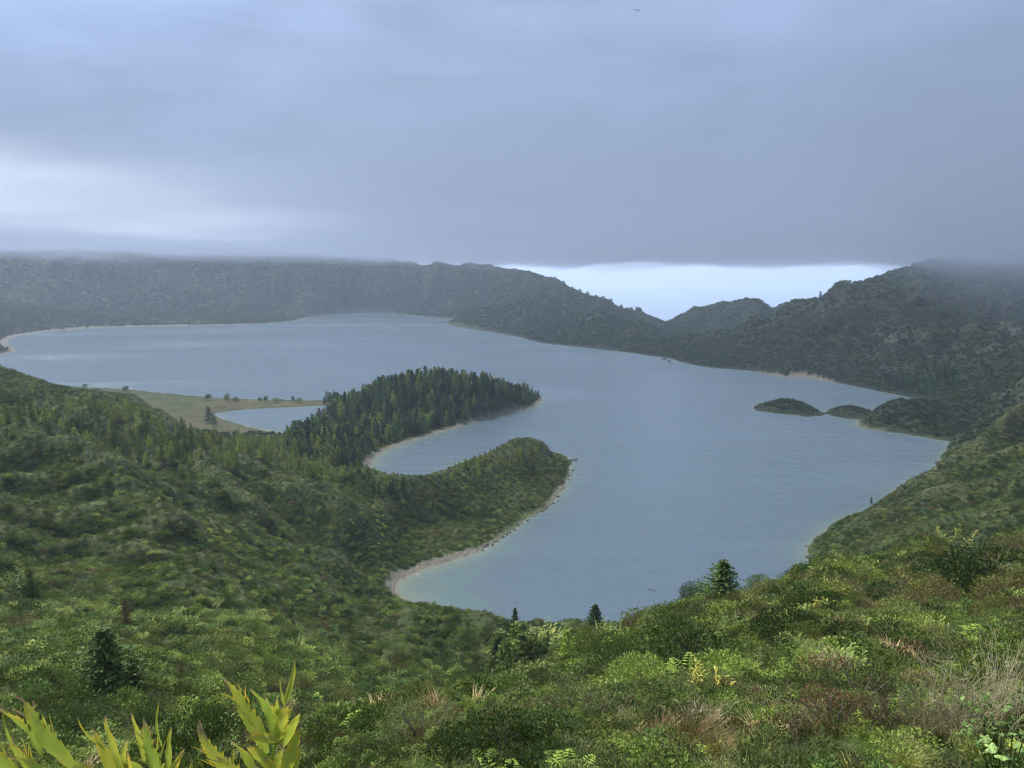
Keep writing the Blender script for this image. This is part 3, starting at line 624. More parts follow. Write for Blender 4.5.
# ------------------------------------------------------------------ countless plants: one object per stand, instanced on points
def scatter(name, P, rot, scl, idx, sources, label):
    me = bpy.data.meshes.new(name); n = len(P); me.vertices.add(n); me.vertices.foreach_set('co', np.asarray(P, np.float32).ravel())
    for k, typ, key, arr in (('rot', 'FLOAT_VECTOR', 'vector', rot), ('scl', 'FLOAT_VECTOR', 'vector', scl)):
        a = me.attributes.new(k, typ, 'POINT'); a.data.foreach_set(key, np.asarray(arr, np.float32).ravel())
    a = me.attributes.new('idx', 'INT', 'POINT'); a.data.foreach_set('value', np.asarray(idx, np.int32)); me.update()
    col = bpy.data.collections.new(name + '_plants')
    for i, s_ in enumerate(sources): s_.name = '%s_%03d' % (name, i); col.objects.link(s_)
    g = bpy.data.node_groups.new(name, 'GeometryNodeTree'); g.interface.new_socket('Geometry', in_out='INPUT', socket_type='NodeSocketGeometry'); g.interface.new_socket('Geometry', in_out='OUTPUT', socket_type='NodeSocketGeometry')
    N, L = g.nodes, g.links; gi = N.new('NodeGroupInput'); go = N.new('NodeGroupOutput'); ci = N.new('GeometryNodeCollectionInfo'); ci.inputs['Collection'].default_value = col
    ci.inputs['Separate Children'].default_value = True; ci.inputs['Reset Children'].default_value = True
    ip = N.new('GeometryNodeInstanceOnPoints'); ip.inputs['Pick Instance'].default_value = True
    def attr(nm, dt): x = N.new('GeometryNodeInputNamedAttribute'); x.data_type = dt; x.inputs[0].default_value = nm; return x.outputs[0]
    e2r = N.new('FunctionNodeEulerToRotation'); L.new(attr('rot', 'FLOAT_VECTOR'), e2r.inputs[0])
    L.new(gi.outputs[0], ip.inputs['Points']); L.new(ci.outputs[0], ip.inputs['Instance']); L.new(attr('idx', 'INT'), ip.inputs['Instance Index'])
    L.new(e2r.outputs[0], ip.inputs['Rotation']); L.new(attr('scl', 'FLOAT_VECTOR'), ip.inputs['Scale']); L.new(ip.outputs[0], go.inputs[0])
    o = add(bpy.data.objects.new(name, me)); md = o.modifiers.new('plants', 'NODES'); md.node_group = g
    return tag(o, label, None, None, 'stuff')

def sample(dens, rmin, rmax, margin=.012, seed=1):
    """random ground points in view (or nearly) between two distances, dens = plants per square metre"""
    rg = np.random.default_rng(seed)
    A = .5 * (rmax ** 2 - rmin ** 2) * R(104) ; n = int(A * dens)
    r = np.sqrt(rg.uniform(rmin ** 2, rmax ** 2, n)); th = rg.uniform(R(-50), R(50), n)
    X, Y = r * np.sin(th), r * np.cos(th)
    ti = np.clip(((th - th_f[0]) / (th_f[1] - th_f[0])).round().astype(int), 0, NF - 1); ri = np.clip(((np.log(r) - LR0) / (LR1 - LR0) * (NR - 1)).astype(int), 0, NR - 1)
    Z = hz(X, Y); ok = ((Z - CAMZ) / r >= hid[ri, ti] - margin) & (GS[ri, ti] > 1.0) & (beach[ri, ti] < .45)
    return X[ok], Y[ok], Z[ok], r[ok], GS[ri, ti][ok], GSLOPE[ri, ti][ok], marsh[ri, ti][ok], rock[ri, ti][ok], CREST[ri, ti][ok]
# ------------------------------------------------------------------ plant prototypes
def setup_sources():
    S = {}
    S['dark'] = srcs('dark', [dome(i, 620, .15, .07, 7, .8) for i in (1, 2, 3)], M['dark'])
    S['mid'] = srcs('mid', [dome(i, 620, .15, .065, 8, .75) for i in (4, 5, 6)], M['mid'])
    S['olive'] = srcs('olive', [dome(i, 800, .13, .03, 7, .6, .25, .8) for i in (7, 8)], M['olive'])
    S['pale'] = srcs('pale', [gingerclump(i, 22, 6, .42, .10, 2) for i in (9, 10, 11)], M['pale'])
    S['rust'] = srcs('rust', [dome(12, 500, .15, .04, 6, .6, .3, .6)], M['rust'])
    S['fern'] = srcs('fern', [fernclump(i) for i in (13, 14)], M['fern'])
    S['grass'] = srcs('grass', [tuft(i, 80, .8, .55, .035) for i in (15, 16)], M['grass'])
    S['straw'] = srcs('straw', [tuft(17, 80, .8, .6, .03)], M['straw'])
    S['twig'] = srcs('twig', [twigbush(18, 22, 1., .014)], M['twig'])
    S['far'] = srcs('far', [dome(i, 420, .24, .15, 9, .6, .15) for i in (19, 20, 21, 22)], M['far'])
    S['farpale'] = srcs('farpale', [dome(i, 300, .24, .12, 9, .5, .15) for i in (33, 34)], M['farpale'])
    S['strawlow'] = srcs('strawlow', [dome(35, 240, .25, .06, 7, .4, .15, 1.)], M['dry'])
    S['midlow'] = srcs('midlow', [dome(i, 260, .22, .11, 7, .7, .15) for i in (23, 24)], M['mid'])
    S['darklow'] = srcs('darklow', [dome(i, 260, .22, .12, 7, .8, .15) for i in (25, 26)], M['dark'])
    S['olivelow'] = srcs('olivelow', [dome(i, 260, .22, .08, 7, .6, .15, .6) for i in (27, 28)], M['olive'])
    S['palelow'] = srcs('palelow', [gingerclump(i, 12, 5, .5, .15, 2) for i in (29, 30)], M['pale'])
    S['rustlow'] = srcs('rustlow', [dome(31, 260, .22, .08, 6, .55, .2)], M['rust'])
    S['paledome'] = srcs('paledome', [dome(i, 200, .34, .15, 7, .8, .2, .7) for i in (36, 37)], M['pale'])
    S['yellow'] = srcs('yellow', [gingerclump(32, 10, 5, .5, .16, 2)], M['yellow'])
    return S
S = setup_sources()
def plant_mix(name, label, data, kinds, wfun, sfun, seed, lift=0.):
    """choose a kind per point by weight, then one object for the whole stand"""
    rg = np.random.default_rng(seed); X, Y, Z, r = data[:4]; n = len(X)
    Wt = np.stack([np.broadcast_to(wfun(k, data), (n,)) for k in kinds], -1).clip(0); tot = Wt.sum(1); ok = tot > 1e-4
    cs = np.cumsum(Wt / np.maximum(tot, 1e-6)[:, None], 1); ch = (rg.random(n)[:, None] > cs).sum(1).clip(0, len(kinds) - 1)
    src = []; start = []
    for k in kinds: start.append(len(src)); src += [bpy.data.objects.new(k, o.data) for o in S[k]]
    start = np.array(start); cnt = np.array([len(S[k]) for k in kinds]); idx = start[ch] + (rg.random(n) * cnt[ch]).astype(int)
    sc = sfun(np.array(kinds)[ch], data, rg); scl = np.stack((sc * rg.uniform(.85, 1.2, n), sc * rg.uniform(.85, 1.2, n), sc * rg.uniform(.7, 1.15, n)), -1)
    rot = np.stack((rg.normal(size=n) * .08, rg.normal(size=n) * .08, rg.uniform(0, 6.28, n)), -1)
    keep = ok & (rg.random(n) < np.minimum(1, tot))
    P = np.stack((X, Y, Z + lift * sc), -1)
    return scatter(name, P[keep], rot[keep], scl[keep], idx[keep], src, label)

def zone_fields(data):
    X, Y, Z, r, s = data[:5]; px, py = project(X, Y, Z)
    return px, py, fbm(X, Y, .22 * 60 + 20, 3), fbm(X + 300, Y, 9, 3), fbm(X - 900, Y + 77, 90, 3)
def w_mid(k, data):
    X, Y, Z, r, s = data[:5]; px, py, f1, f2, f3 = zone_fields(data)
    pale = np.exp(-((px - 60) / 190) ** 2 - ((py - 615) / 50) ** 2) * 1.5 + np.exp(-((px - 330) / 130) ** 2 - ((py - 625) / 45) ** 2) * .6 + np.exp(-((px - 230) / 110) ** 2 - ((py - 535) / 45) ** 2) * .9 + .10
    right = (px > 540) & (r < 140)
    k = k.replace('low', ''); cr = np.clip(data[8], -1.5, 1.5)
    if k in ('pale', 'paledome'): return pale * sstep(f2 + f1, -.5, .5) * np.where(right, .7, 1)
    if k == 'yellow': return pale * .035 + right * .006
    if k == 'straw': return (1.7 * sstep(cr + f2 * .6, .3, 1.1)) * (r > 150)
    if k == 'dark': return .30 + .9 * sstep(f1, .0, .5) - .35 * right + 1.6 * sstep(-cr, .1, .9)
    if k == 'mid': return .45 + .5 * sstep(-f1, -.1, .4)
    if k == 'olive': return .16 + .7 * sstep(f3, -.05, .35) * (1 - .6 * sstep(-cr, 0, .8)) + right * .35
    if k == 'rust': return .03 + .55 * sstep(f2 - f1, .45, .9) + right * .18 * sstep(f2, .0, .5)
    if k == 'fern': return .05 + .3 * sstep(f2, .1, .6)
    if k == 'grass': return .25 * right + .04
    return 0
def w_far(k, data):
    cr = data[8] + .25 * fbm(data[0], data[1], 180, 3); w = (1 - .75 * (data[7] * 1.) - 1. * (data[6] > .02))
    ax_, ay_ = data[0] - 100, data[1] - 1450; ro_ = np.hypot(ax_, ay_); rib = fbm(np.arctan2(ax_, ay_) * 1100 + fbm(data[0], data[1], 300, 2) * 60, ro_ / 5, 130, 3, .6)  # rib bands: relief shading painted by mixing pale and dark scrub
    cr = np.where(data[3] > 1500, cr * 1.2 + rib * 3.0 + .25, cr + rib * 1.6)
    return w * (sstep(cr, .25, 1.3) * np.where(data[3] > 1500, .9, .5) if k == 'farpale' else 1 - .6 * sstep(cr, .25, 1.3))
def sc_mid(kk, data, rg):
    n = len(kk); base = .55 + .011 * np.minimum(data[3], 95)
    return base * rg.uniform(.45, 1.45, n) ** 1.3 * np.where(np.char.startswith(kk.astype(str), 'pale') | (kk == 'yellow'), .8, 1)

# far rims
d_ = sample(.07, 720, 1500, .02, 11); d2 = sample(.022, 1500, 4100, .02, 12)
nearshore = 1 - .0
plant_mix('far_scrub', 'dark scrub and small trees covering the far crater walls', d_, ['far', 'farpale'], w_far, lambda k, d, rg: rg.uniform(1.2, 2.9, len(k)) * np.where(k == 'farpale', .8, 1) * np.clip(d[4] / 12, .3, 1), 41)
plant_mix('distant_scrub', 'hazy dark scrub covering the most distant crater walls', d2, ['far', 'farpale'], w_far, lambda k, d, rg: rg.uniform(2.2, 4.6, len(k)) * np.where(k == 'farpale', .8, 1) * np.clip(d[4] / 20, .3, 1), 42)
# middle slopes
d_ = sample(.36, 190, 720, .012, 13)
plant_mix('slope_scrub', 'dense mixed scrub covering the slopes and spurs above the near shore', d_, ['darklow', 'midlow', 'olivelow', 'paledome', 'rustlow', 'strawlow'], lambda k, d: w_mid(k, d) * (1 - .9 * (d[6] > .05)), lambda k, d, rg: (rg.uniform(.75, 1.55, len(k)) ** 1.6) * np.clip(d[4] / 6, .3, 1) * (1 - .28 * np.clip(d[8], -1.2, 1.2)) * np.where(np.char.startswith(k.astype(str), 'pale'), .75, 1), 43)
d_ = sample(.42, 55, 190, .012, 14)
plant_mix('hillside_scrub', 'mixed green scrub with pale ginger clumps filling the hollow and ridge below the viewpoint', d_, ['dark', 'mid', 'olive', 'pale', 'paledome', 'rust', 'fern', 'grass', 'yellow'], w_mid, lambda k, d, rg: 1.0 * sc_mid(k, d, rg), 44)
d_ = sample(1.9, 14, 55, .02, 15)
def w_near(k, data):
    X, Y, Z, r, s = data[:5]; px, py, f1, f2, f3 = zone_fields(data); f4 = fbm(X, Y, 4, 3); L_ = px < 380
    if k == 'grass': return .5 + .5 * sstep(f4, -.1, .4) - .3 * L_
    if k == 'fern': return .14 + .2 * sstep(f2, .1, .5)
    if k == 'olive': return .45 + .5 * sstep(-f4, -.1, .4)
    if k == 'mid': return .25 + .35 * L_ + .4 * sstep(f2, 0, .4)
    if k == 'dark': return .10 + .25 * L_ + .3 * sstep(-f2, .1, .5)
    if k == 'rust': return .07 + .4 * sstep(f4 - f2, .35, .8)
    if k == 'straw': return .06 + .2 * sstep(-f4 - f2, .3, .8)
    if k == 'twig': return .05 + .10 * sstep(f4, .2, .6)
    if k == 'pale': return .05 + .12 * L_
    if k == 'paledome': return .10
    return 0
plant_mix('undergrowth', 'low heath, grass and fern undergrowth on the hillside below the viewpoint', d_, ['grass', 'fern', 'olive', 'mid', 'dark', 'rust', 'straw', 'twig', 'pale', 'paledome'], w_near, lambda k, d, rg: (.30 + .0085 * d[3]) * rg.uniform(.45, 1.6, len(k)), 45)
d_ = sample(22, 2.4, 14, .2, 16)
plant_mix('ground_cover', 'tangled grass and low leafy ground cover at the foot of the viewpoint', d_, ['grass', 'fern', 'olive', 'mid', 'dark', 'rust', 'straw', 'twig'], w_near, lambda k, d, rg: (.13 + .010 * d[3]) * rg.uniform(.6, 1.4, len(k)), 46)
# ------------------------------------------------------------------ things
def thing(name, loc, label, cat, group=None, rz=0., sc=1.):
    o = add(bpy.data.objects.new(name, None)); o.empty_display_size = .2
    o.location = loc; o.rotation_euler = (0, 0, rz); o.scale = (sc, sc, sc) if not isinstance(sc, tuple) else sc
    return tag(o, label, cat, group)
def part(name, me, parent, mat=None):
    o = add(bpy.data.objects.new(name, me)); o.parent = parent; return o
def copy_tree(o, parent=None):
    c = o.copy(); COL.objects.link(c); c.parent = parent
    for ch in list(o.children): copy_tree(ch, c)
    return c
TR = trunkmesh('trunk')
def make_conifer(name, b, mat):
    t = thing(name, (0, 0, 0), None, 'conifer'); part('crown', b.mesh('crown', mat), t); part('trunk', TR, t); return t
CON = {'conif': [make_conifer('conifer', conifer(50 + i, 18, .19 + .045 * (i % 4), 9, .08, .38, .10, 5), M['conif']) for i in range(5)],
       'yconif': [make_conifer('conifer', conifer(60 + i, 17, .24, 9, .08, .35, .04, 4), M['yconif']) for i in range(4)],
       'sap': [make_conifer('conifer', conifer(66 + i, 17, .26, 10, .08, .3, .04, 5), M['sap']) for i in range(3)],
       'lone': [make_conifer('conifer', conifer(70, 30, .36, 16, .05, .22, .03, 8), M['conif2'])],
       'bush': [make_conifer('conifer', conifer(71, 22, .42, 14, .06, .25, .02, 6), M['yconif'])],
       'dead': [make_conifer('conifer', conifer(72, 20, .30, 11, .06, .35, .05, 5), M['rust'])]}
used = set()
def put(proto, loc, rz, sc, label, cat, group=None):
    o = proto if proto.name not in used else copy_tree(proto)
    used.add(proto.name)
    o.location = loc; o.rotation_euler = (0, 0, rz); o.scale = sc if isinstance(sc, tuple) else (sc, sc, sc)
    for k in ('label', 'group'):
        if k in o: del o[k]
    return tag(o, label, cat, group)
def hero(proto, px, py, hpx, label, cat, group=None, wide=1., sink=.0, rz=None, push=0.):
    x, y, z = hit(px, py + 0.)
    if push: x, y = x * (1 + push), y * (1 + push); z = float(hz(x, y))
    dep = y * CP - (z - CAMZ) * SP; s = hpx * dep / F
    return put(proto, (x, y, z - sink * s), random.uniform(0, 6.28) if rz is None else rz, (s * wide, s * wide, s), label, cat, group)

# conifer stands: (polygon in the picture of the ground they stand on, species, spacing, height range, distance range, words)
stands = [
 ([(284, 440), (308, 418), (335, 392), (380, 376), (500, 370), (541, 392), (540, 402), (512, 407), (470, 417), (440, 428), (400, 440), (376, 452), (366, 465), (366, 482), (330, 470), (290, 455)], 'conif', 5.6, (7, 18), (560, 990), 'dark green conifer in the dense wood on the curved wooded headland', 'conifers of the wooded headland'),
 ([(-20, 390), (60, 402), (130, 412), (180, 428), (225, 436), (300, 440), (350, 468), (430, 492), (424, 497), (360, 488), (320, 482), (270, 470), (215, 478), (180, 488), (120, 465), (60, 450), (-20, 440)], 'yconif', 5.8, (5, 10), (380, 680), 'yellowish green young conifer in the band across the upper left slope', 'young conifers across the left slope'),
 ([(438, 486), (455, 466), (480, 452), (520, 447), (548, 449), (530, 462), (500, 472), (470, 482)], 'yconif', 5.0, (2.5, 6), (400, 620), 'small yellow green conifer on top of the rounded grassy headland', 'small conifers on the rounded headland'),
 ([(360, 486), (372, 484), (395, 488), (428, 493), (424, 500), (380, 496)], 'conif', 6.5, (7, 12), (430, 620), 'pointed dark conifer on the crest beside the neck of the sheltered bay', 'conifers beside the sheltered bay'),
 ([(880, 372), (925, 362), (960, 372), (965, 388), (930, 394), (890, 388)], 'conif', 9, (8, 13), (800, 1300), 'dark conifer in the grove low on the right crater wall', 'conifers in the grove on the right wall'),
]
rgc = np.random.default_rng(99); cand = []
for si, (poly, kind, sp, (h0, h1), (r0, r1), words, grp) in enumerate(stands):
    X, Y, Z, r, s, sl, mm, rk, cr_ = sample(1 / sp ** 2, r0, r1, .035, 200 + si)
    px, py = project(X, Y, Z); k = inpoly(poly, px, py) & (s > 4)
    if si == 1: k &= (fbm(X, Y, 90, 3) > -.12)
    if si == 4: k &= fbm(X, Y, 70, 2) > -.1
    for x, y, z, rr, sh in zip(X[k], Y[k], Z[k], r[k], s[k]):
        h = rgc.uniform(h0, h1) * (1 - .25 * rgc.random() ** 2) * np.clip(.5 + sh / 30, .5, 1); kd_ = 'yconif' if kind == 'conif' and si != 4 and rgc.random() < .3 else kind; cand.append((h / rr * (1 if si != 4 else .6), si, kd_, x, y, z, h))
for i in range(34):      # conifers between the slope and the small pond
    px = rgc.uniform(205, 345); x, y = onz(px, rgc.uniform(433, 452), 4); z = float(hz(x, y)); h = rgc.uniform(6, 12)
    cand.append((h / y * 1.3, 8, 'yconif' if rgc.random() < .6 else 'conif', x, y, z, h))
# sapling stand in the ravine behind the near left ridge
for i in range(60):
    px = rgc.uniform(498, 572); Yd = rgc.uniform(150, 200); x = (px - 512) / F * Yd * 1.06; z = float(hz(x, Yd)); top = np.interp(px, [498, 512, 525, 545, 560, 574], [622, 612, 617, 628, 640, 652]) + abs(rgc.normal()) * 12
    zt = at(px, top, Yd)[2]; h = float(np.clip(zt - z, 3, 13)); cand.append((h / Yd * 2, 9, 'sap', x, Yd, z, h))
cand.sort(key=lambda c: -c[0]); print('conifers', len(cand))
words9 = ('bright green young conifer crowded in the ravine behind the near left ridge', 'young conifers in the ravine')
NI = 282
for c in cand[:NI]:
    _, si, kind, x, y, z, h = c; pr = CON[kind][rgc.integers(len(CON[kind]))]
    words, grp = words9 if si == 9 else ('%s conifer in the belt between the slope and the small pond' % ('dark green' if kind == 'conif' else 'light green'), '') if si == 8 else (stands[si][5], stands[si][6])
    hw = 'tall' if h > (13 if si in (0, 3, 4) else 6) else 'short' if h < (9 if si in (0, 3, 4) else 4.5) else 'middling'
    wd = rgc.uniform(.75, 1.45); hw += ' slim' if wd < .92 else ' broad' if wd > 1.2 else ''
    cpx, cpy = project(x, y, z); sh_ = float(GS[min(NR - 1, int((math.log(math.hypot(x, y)) - LR0) / (LR1 - LR0) * (NR - 1))), int(round((math.atan2(x, y) - th_f[0]) / (th_f[1] - th_f[0])))])
    if si == 0:
        pl = 'by the bay beach' if sh_ < 24 and cpy > 402 else 'on the lake side' if sh_ < 26 else 'near the pond' if cpx < 310 else 'on the crest'
        ends = 'tip' if cpx > 490 else 'right of centre' if cpx > 430 else 'middle' if cpx > 370 else 'left of centre'
        words = '%s %s conifer %s, %s of the wooded headland' % (hw, 'dark green' if kind == 'conif' else 'lighter green', pl, ends)
    elif si == 9: words = '%s bright green young conifer in the ravine behind the left ridge, %s' % (hw, 'left edge' if cpx < 515 else 'right edge' if cpx > 548 else 'middle')
    elif si == 1: words = '%s young conifer %s across the left slope' % (hw, 'at the left end of the band' if cpx < 120 else 'in the middle of the band' if cpx < 250 else 'at the right end of the band')
    grp = words.replace(' conifer ', ' conifers ').replace(',', '')
    put(pr, (x, y, z), rgc.uniform(0, 6.28), (h * wd, h * wd, h), words, 'conifer', grp)
rest = cand[NI:]
if rest:
    A_ = np.array([(c[3], c[4], c[5]) for c in rest]); hh = np.array([c[6] for c in rest]); n = len(rest)
    cm = [CON['conif'][i].children[0].data for i in range(5)] + [CON['yconif'][i].children[0].data for i in range(4)]
    ix = np.array([rgc.integers(5) if c[2] == 'conif' else 5 + rgc.integers(4) for c in rest]); wd = rgc.uniform(.85, 1.25, n)
    scatter('conifer_forest', A_, np.stack((np.zeros(n), np.zeros(n), rgc.uniform(0, 6.28, n)), -1), np.stack((hh * wd, hh * wd, hh), -1), ix, [bpy.data.objects.new('crown', m_) for m_ in cm], 'dense dark green conifer wood covering the curved headland and far slope')

# single conifers one can tell apart
hero(CON['lone'][0], 722, 604, 44, 'lone broad dark conifer on the brow of the right hillside against the lake', 'conifer', wide=1.75)
hero(CON['lone'][0], 595, 633, 29, 'small dark conifer at the foot of the right hillside beside the lake edge', 'conifer', wide=1.3)
hero(CON['lone'][0], 108, 690, 62, 'large dark green conifer standing in the scrub of the lower left slope', 'conifer', wide=1.8)
hero(CON['lone'][0], 135, 692, 34, 'short dark conifer touching the right side of the large lower left one', 'conifer', wide=1.1)
hero(CON['dead'][0], 127, 632, 31, 'dead reddish brown conifer in the scrub of the lower left slope', 'conifer')
hero(CON['bush'][0], 566, 668, 38, 'bushy bright green conifer in front of the ravine at the foot of the right hillside', 'conifer', wide=1.0)
hero(CON['lone'][0], 515, 640, 32, 'tallest pointed conifer rising from the ravine above the near left ridge', 'conifer', wide=.7, push=.0)
hero(CON['bush'][0], 797, 581, 16, 'low bushy conifer on the skyline of the right hillside', 'conifer', wide=1.1)
hero(CON['bush'][0], 32, 600, 30, 'green bushy conifer among pale ginger at the left edge of the slope', 'conifer', wide=.9)
hero(CON['conif'][0], 871, 505, 7, 'tiny lone conifer on the shore bluff of the right spur', 'conifer')
hero(CON['conif'][1], 820, 301, 9, 'lone conifer on the skyline of the right crater wall', 'conifer')
hero(CON['conif'][2], 209, 424, 16, 'tall dark conifer at the left end of the small pond', 'conifer', wide=1.2)
hero(CON['conif'][3], 214, 426, 13, 'shorter conifer pressed against the tall one by the small pond', 'conifer', wide=1.2)

# trees dotted along the spit between lake and pond
bt = thing('tree', (0, 0, 0), None, 'tree'); part('crown', dome(81, 420, .2, .13, 7, 1.3, .2).mesh('crown', M['dark']), bt); part('trunk', trunkmesh('trunk', .7, .07), bt)
for px, py, h, w_, l_ in ((208, 400, 5, 1.1, 'round dark tree alone on the grassy spit'), (227, 402, 7, .6, 'upright dark tree near the middle of the grassy spit'), (236, 402.5, 4, 1.2, 'low round tree right of the upright one on the spit'),
                     (260, 402, 4, .8, 'small bush on the spit above the pond'), (266, 402, 5, .7, 'small upright bush on the spit above the pond'), (276, 402.5, 4, 1.3, 'wide low bush on the spit above the pond'), (293, 402, 5, .6, 'slim bush on the spit above the pond'),
                     (299, 403, 4, 1.2, 'flat bush on the spit right of the slim one'), (126, 392, 5, .9, 'small tree on the grassy shore beyond the left hill'), (85, 388, 3, 1.5, 'tiny bush where the grassy shore meets the left hill')):
    hero(bt, px, py, h, l_, 'tree', wide=w_ * .75)
for px, py, h, w_ in ((331, 404, 10, .5), (340, 404, 8, .6), (324, 405, 7, .5)):
    hero(CON['conif'][1], px, py, h, 'slim conifer at the right end of the grassy spit', 'conifer', 'slim conifers at the end of the spit')
# trees on the far rim skyline
for px, hh in ((548, 2), (555, 3), (563, 3), (572, 3), (580, 4), (588, 4), (596, 3), (603, 4), (611, 4), (622, 3), (632, 3), (638, 5), (641, 4), (849, 3)):
    a, b_, c_ = ray(px, 290); ti = int(round((math.atan2(a, b_) - th_f[0]) / (th_f[1] - th_f[0]))); k = int(np.argmax(slopeE[60:, ti])) + 60
    x, y, z = GX[k, ti], GY[k, ti], GZ[k, ti]; s = hh * y / F * 1.3; put(bt, (x, y, z - .3 * s), random.uniform(0, 6), (s * .5, s * .5, s * .8), 'dark tree breaking the skyline of the far central ridge' if px < 700 else 'lone tree knob on top of the right wall summit', 'tree', 'trees on the far ridge skyline' if px < 700 else None)

# ------------------------------------------------------------------ near shrubs one could count
def make_shrub(name, b, mat, st=None, fol='foliage'):
    t = thing(name, (0, 0, 0), None, 'shrub'); part(fol, b.mesh(fol, mat), t)
    if st: part('stems', st.mesh('stems', bk), t)
    return t
SH = {'dark': [make_shrub('shrub', dome(90 + i, 3600, .075, .034, 11, .8, .3), M['dark'], stems(90 + i)) for i in range(4)],
      'mid': [make_shrub('shrub', dome(100 + i, 3400, .08, .03, 11, .75, .3), M['mid'], stems(100 + i)) for i in range(4)],
      'olive': [make_shrub('heath_shrub', dome(110 + i, 4600, .07, .014, 9, .65, .35, .9), M['olive'], stems(110 + i)) for i in range(3)],
      'ginger': [make_shrub('ginger_clump', gingerclump(120 + i, 22, 8, .36, .07), M['pale'], stems(120 + i, 14, .8, .012), 'leaves') for i in range(3)],
      'yginger': [make_shrub('ginger_clump', gingerclump(125 + i, 9, 6, .42, .09), M['yellow'], None, 'leaves') for i in range(2)],
      'fern': [make_shrub('fern', fernclump(130 + i, 15, 13), M['fern'], None, 'fronds') for i in range(3)],
      'straw': [make_shrub('dry_grass_tussock', tuft(140 + i, 240, 1., .6, .016), M['straw'], None, 'blades') for i in range(2)],
      'grass': [make_shrub('grass_tussock', tuft(143 + i, 220, .9, .6, .016), M['grass'], None, 'blades') for i in range(2)],
      'twig': [make_shrub('bare_shrub', twigbush(146 + i, 44, 1., .007), M['twig'], None, 'twigs') for i in range(3)],
      'rust': [make_shrub('rusty_shrub', dome(150, 1800, .08, .022, 8, .7, .35, .8), M['rust'], stems(150)), make_shrub('rusty_shrub', tuft(151, 240, .9, .7, .014), M['rust'], None, 'stalks')]}
def H(kind, i, px, py, hpx, wide, label, group=None, cat='shrub', sink=.03):
    if kind in ('ginger', 'yginger') and px > 540: sink = -.25
    return hero(SH[kind][i % len(SH[kind])], px, py, hpx * (1.2 if kind in ('dark', 'mid') else 1.2 if kind in ('ginger', 'yginger') and px > 540 else 1), label, cat, group, wide, sink)
# domes: unit radius 1, height about .8 -> wide = half width / height
for a in (('dark', 0, 983, 602, 52, 1.0, 'very large dark green shrub on the right edge of the hillside'), ('dark', 1, 812, 618, 34, .75, 'rounded dark shrub in the middle of the right hillside'), ('dark', 2, 690, 668, 44, 1.05, 'broad dark shrub low on the right hillside left of centre'),
          ('dark', 3, 790, 645, 34, 1.15, 'wide dark shrub mound below the rounded one on the right hillside'), ('dark', 0, 617, 668, 34, .75, 'dark rounded shrub beside the bushy bright green conifer'), ('dark', 1, 696, 601, 18, .9, 'low dark shrub immediately left of the lone broad conifer'),
          ('mid', 0, 735, 607, 16, .8, 'small grey green shrub immediately right of the lone broad conifer'), ('dark', 2, 655, 628, 15, .9, 'grey green round shrub on the left shoulder of the right hillside'), ('dark', 3, 650, 600, 9, .9, 'tiny dark bush on the shore skyline of the right hillside'),
          ('mid', 1, 860, 585, 22, 1.1, 'green shrub just below the skyline of the right hillside'), ('mid', 2, 590, 655, 24, 1.0, 'mid green shrub between the small dark conifer and the bushy one'), ('dark', 1, 845, 645, 22, 1.1, 'dark shrub right of the wide mound on the right hillside'),
          ('mid', 3, 640, 690, 34, 1.1, 'leafy green shrub low in the centre above the dry grass'), ('dark', 2, 505, 765, 44, 1.1, 'glossy dark leathery shrub at the bottom centre'), ('dark', 3, 555, 752, 36, 1.1, 'second glossy dark shrub right of the bottom centre one'),
          ('dark', 0, 462, 768, 40, 1.0, 'glossy dark shrub left of the bottom centre one'), ('mid', 0, 760, 590, 14, 1.0, 'low green shrub on the skyline right of the lone broad conifer'), ('dark', 1, 925, 570, 16, 1.2, 'flat dark shrub on the upper right skyline'),
          ('mid', 2, 1010, 690, 60, .9, 'tall bright leafy shrub at the right edge behind the bare twigs'), ('dark', 2, 195, 760, 50, .7, 'dark shrub behind the tattered ginger stalks at the bottom left'), ('dark', 3, 60, 745, 34, 1.1, 'dark shrub low behind the leftmost ginger leaves'),
          ('olive', 0, 420, 745, 44, 1.3, 'grey green heath mound at the bottom left of centre'), ('olive', 1, 585, 725, 44, 1.4, 'grey green heath mound in the bottom centre'), ('olive', 2, 705, 700, 34, 1.5, 'silvery heath mound above the dry grass tussock'), ('olive', 0, 860, 705, 44, 1.4, 'brownish heath mound on the lower right hillside'),
          ('rust', 0, 835, 735, 52, 1.1, 'rust brown twiggy shrub on the lower right hillside'), ('rust', 1, 315, 775, 34, .8, 'reddish brown dry stalks right of the tall ginger plant'), ('rust', 0, 533, 640, 15, 1.0, 'pinkish brown shrub near the foot of the right hillside'), ('rust', 0, 640, 624, 13, 1.2, 'reddish shrub on the left shoulder of the right hillside'),
          ('rust', 0, 20, 632, 18, 1.2, 'reddish brown shrub patch at the left edge of the slope'), ('rust', 0, 775, 610, 10, 2.0, 'rusty bracken patch behind the rounded dark shrub'), ('rust', 0, 835, 618, 9, 2.2, 'rusty bracken patch right of the rounded dark shrub')):
    H(*a)
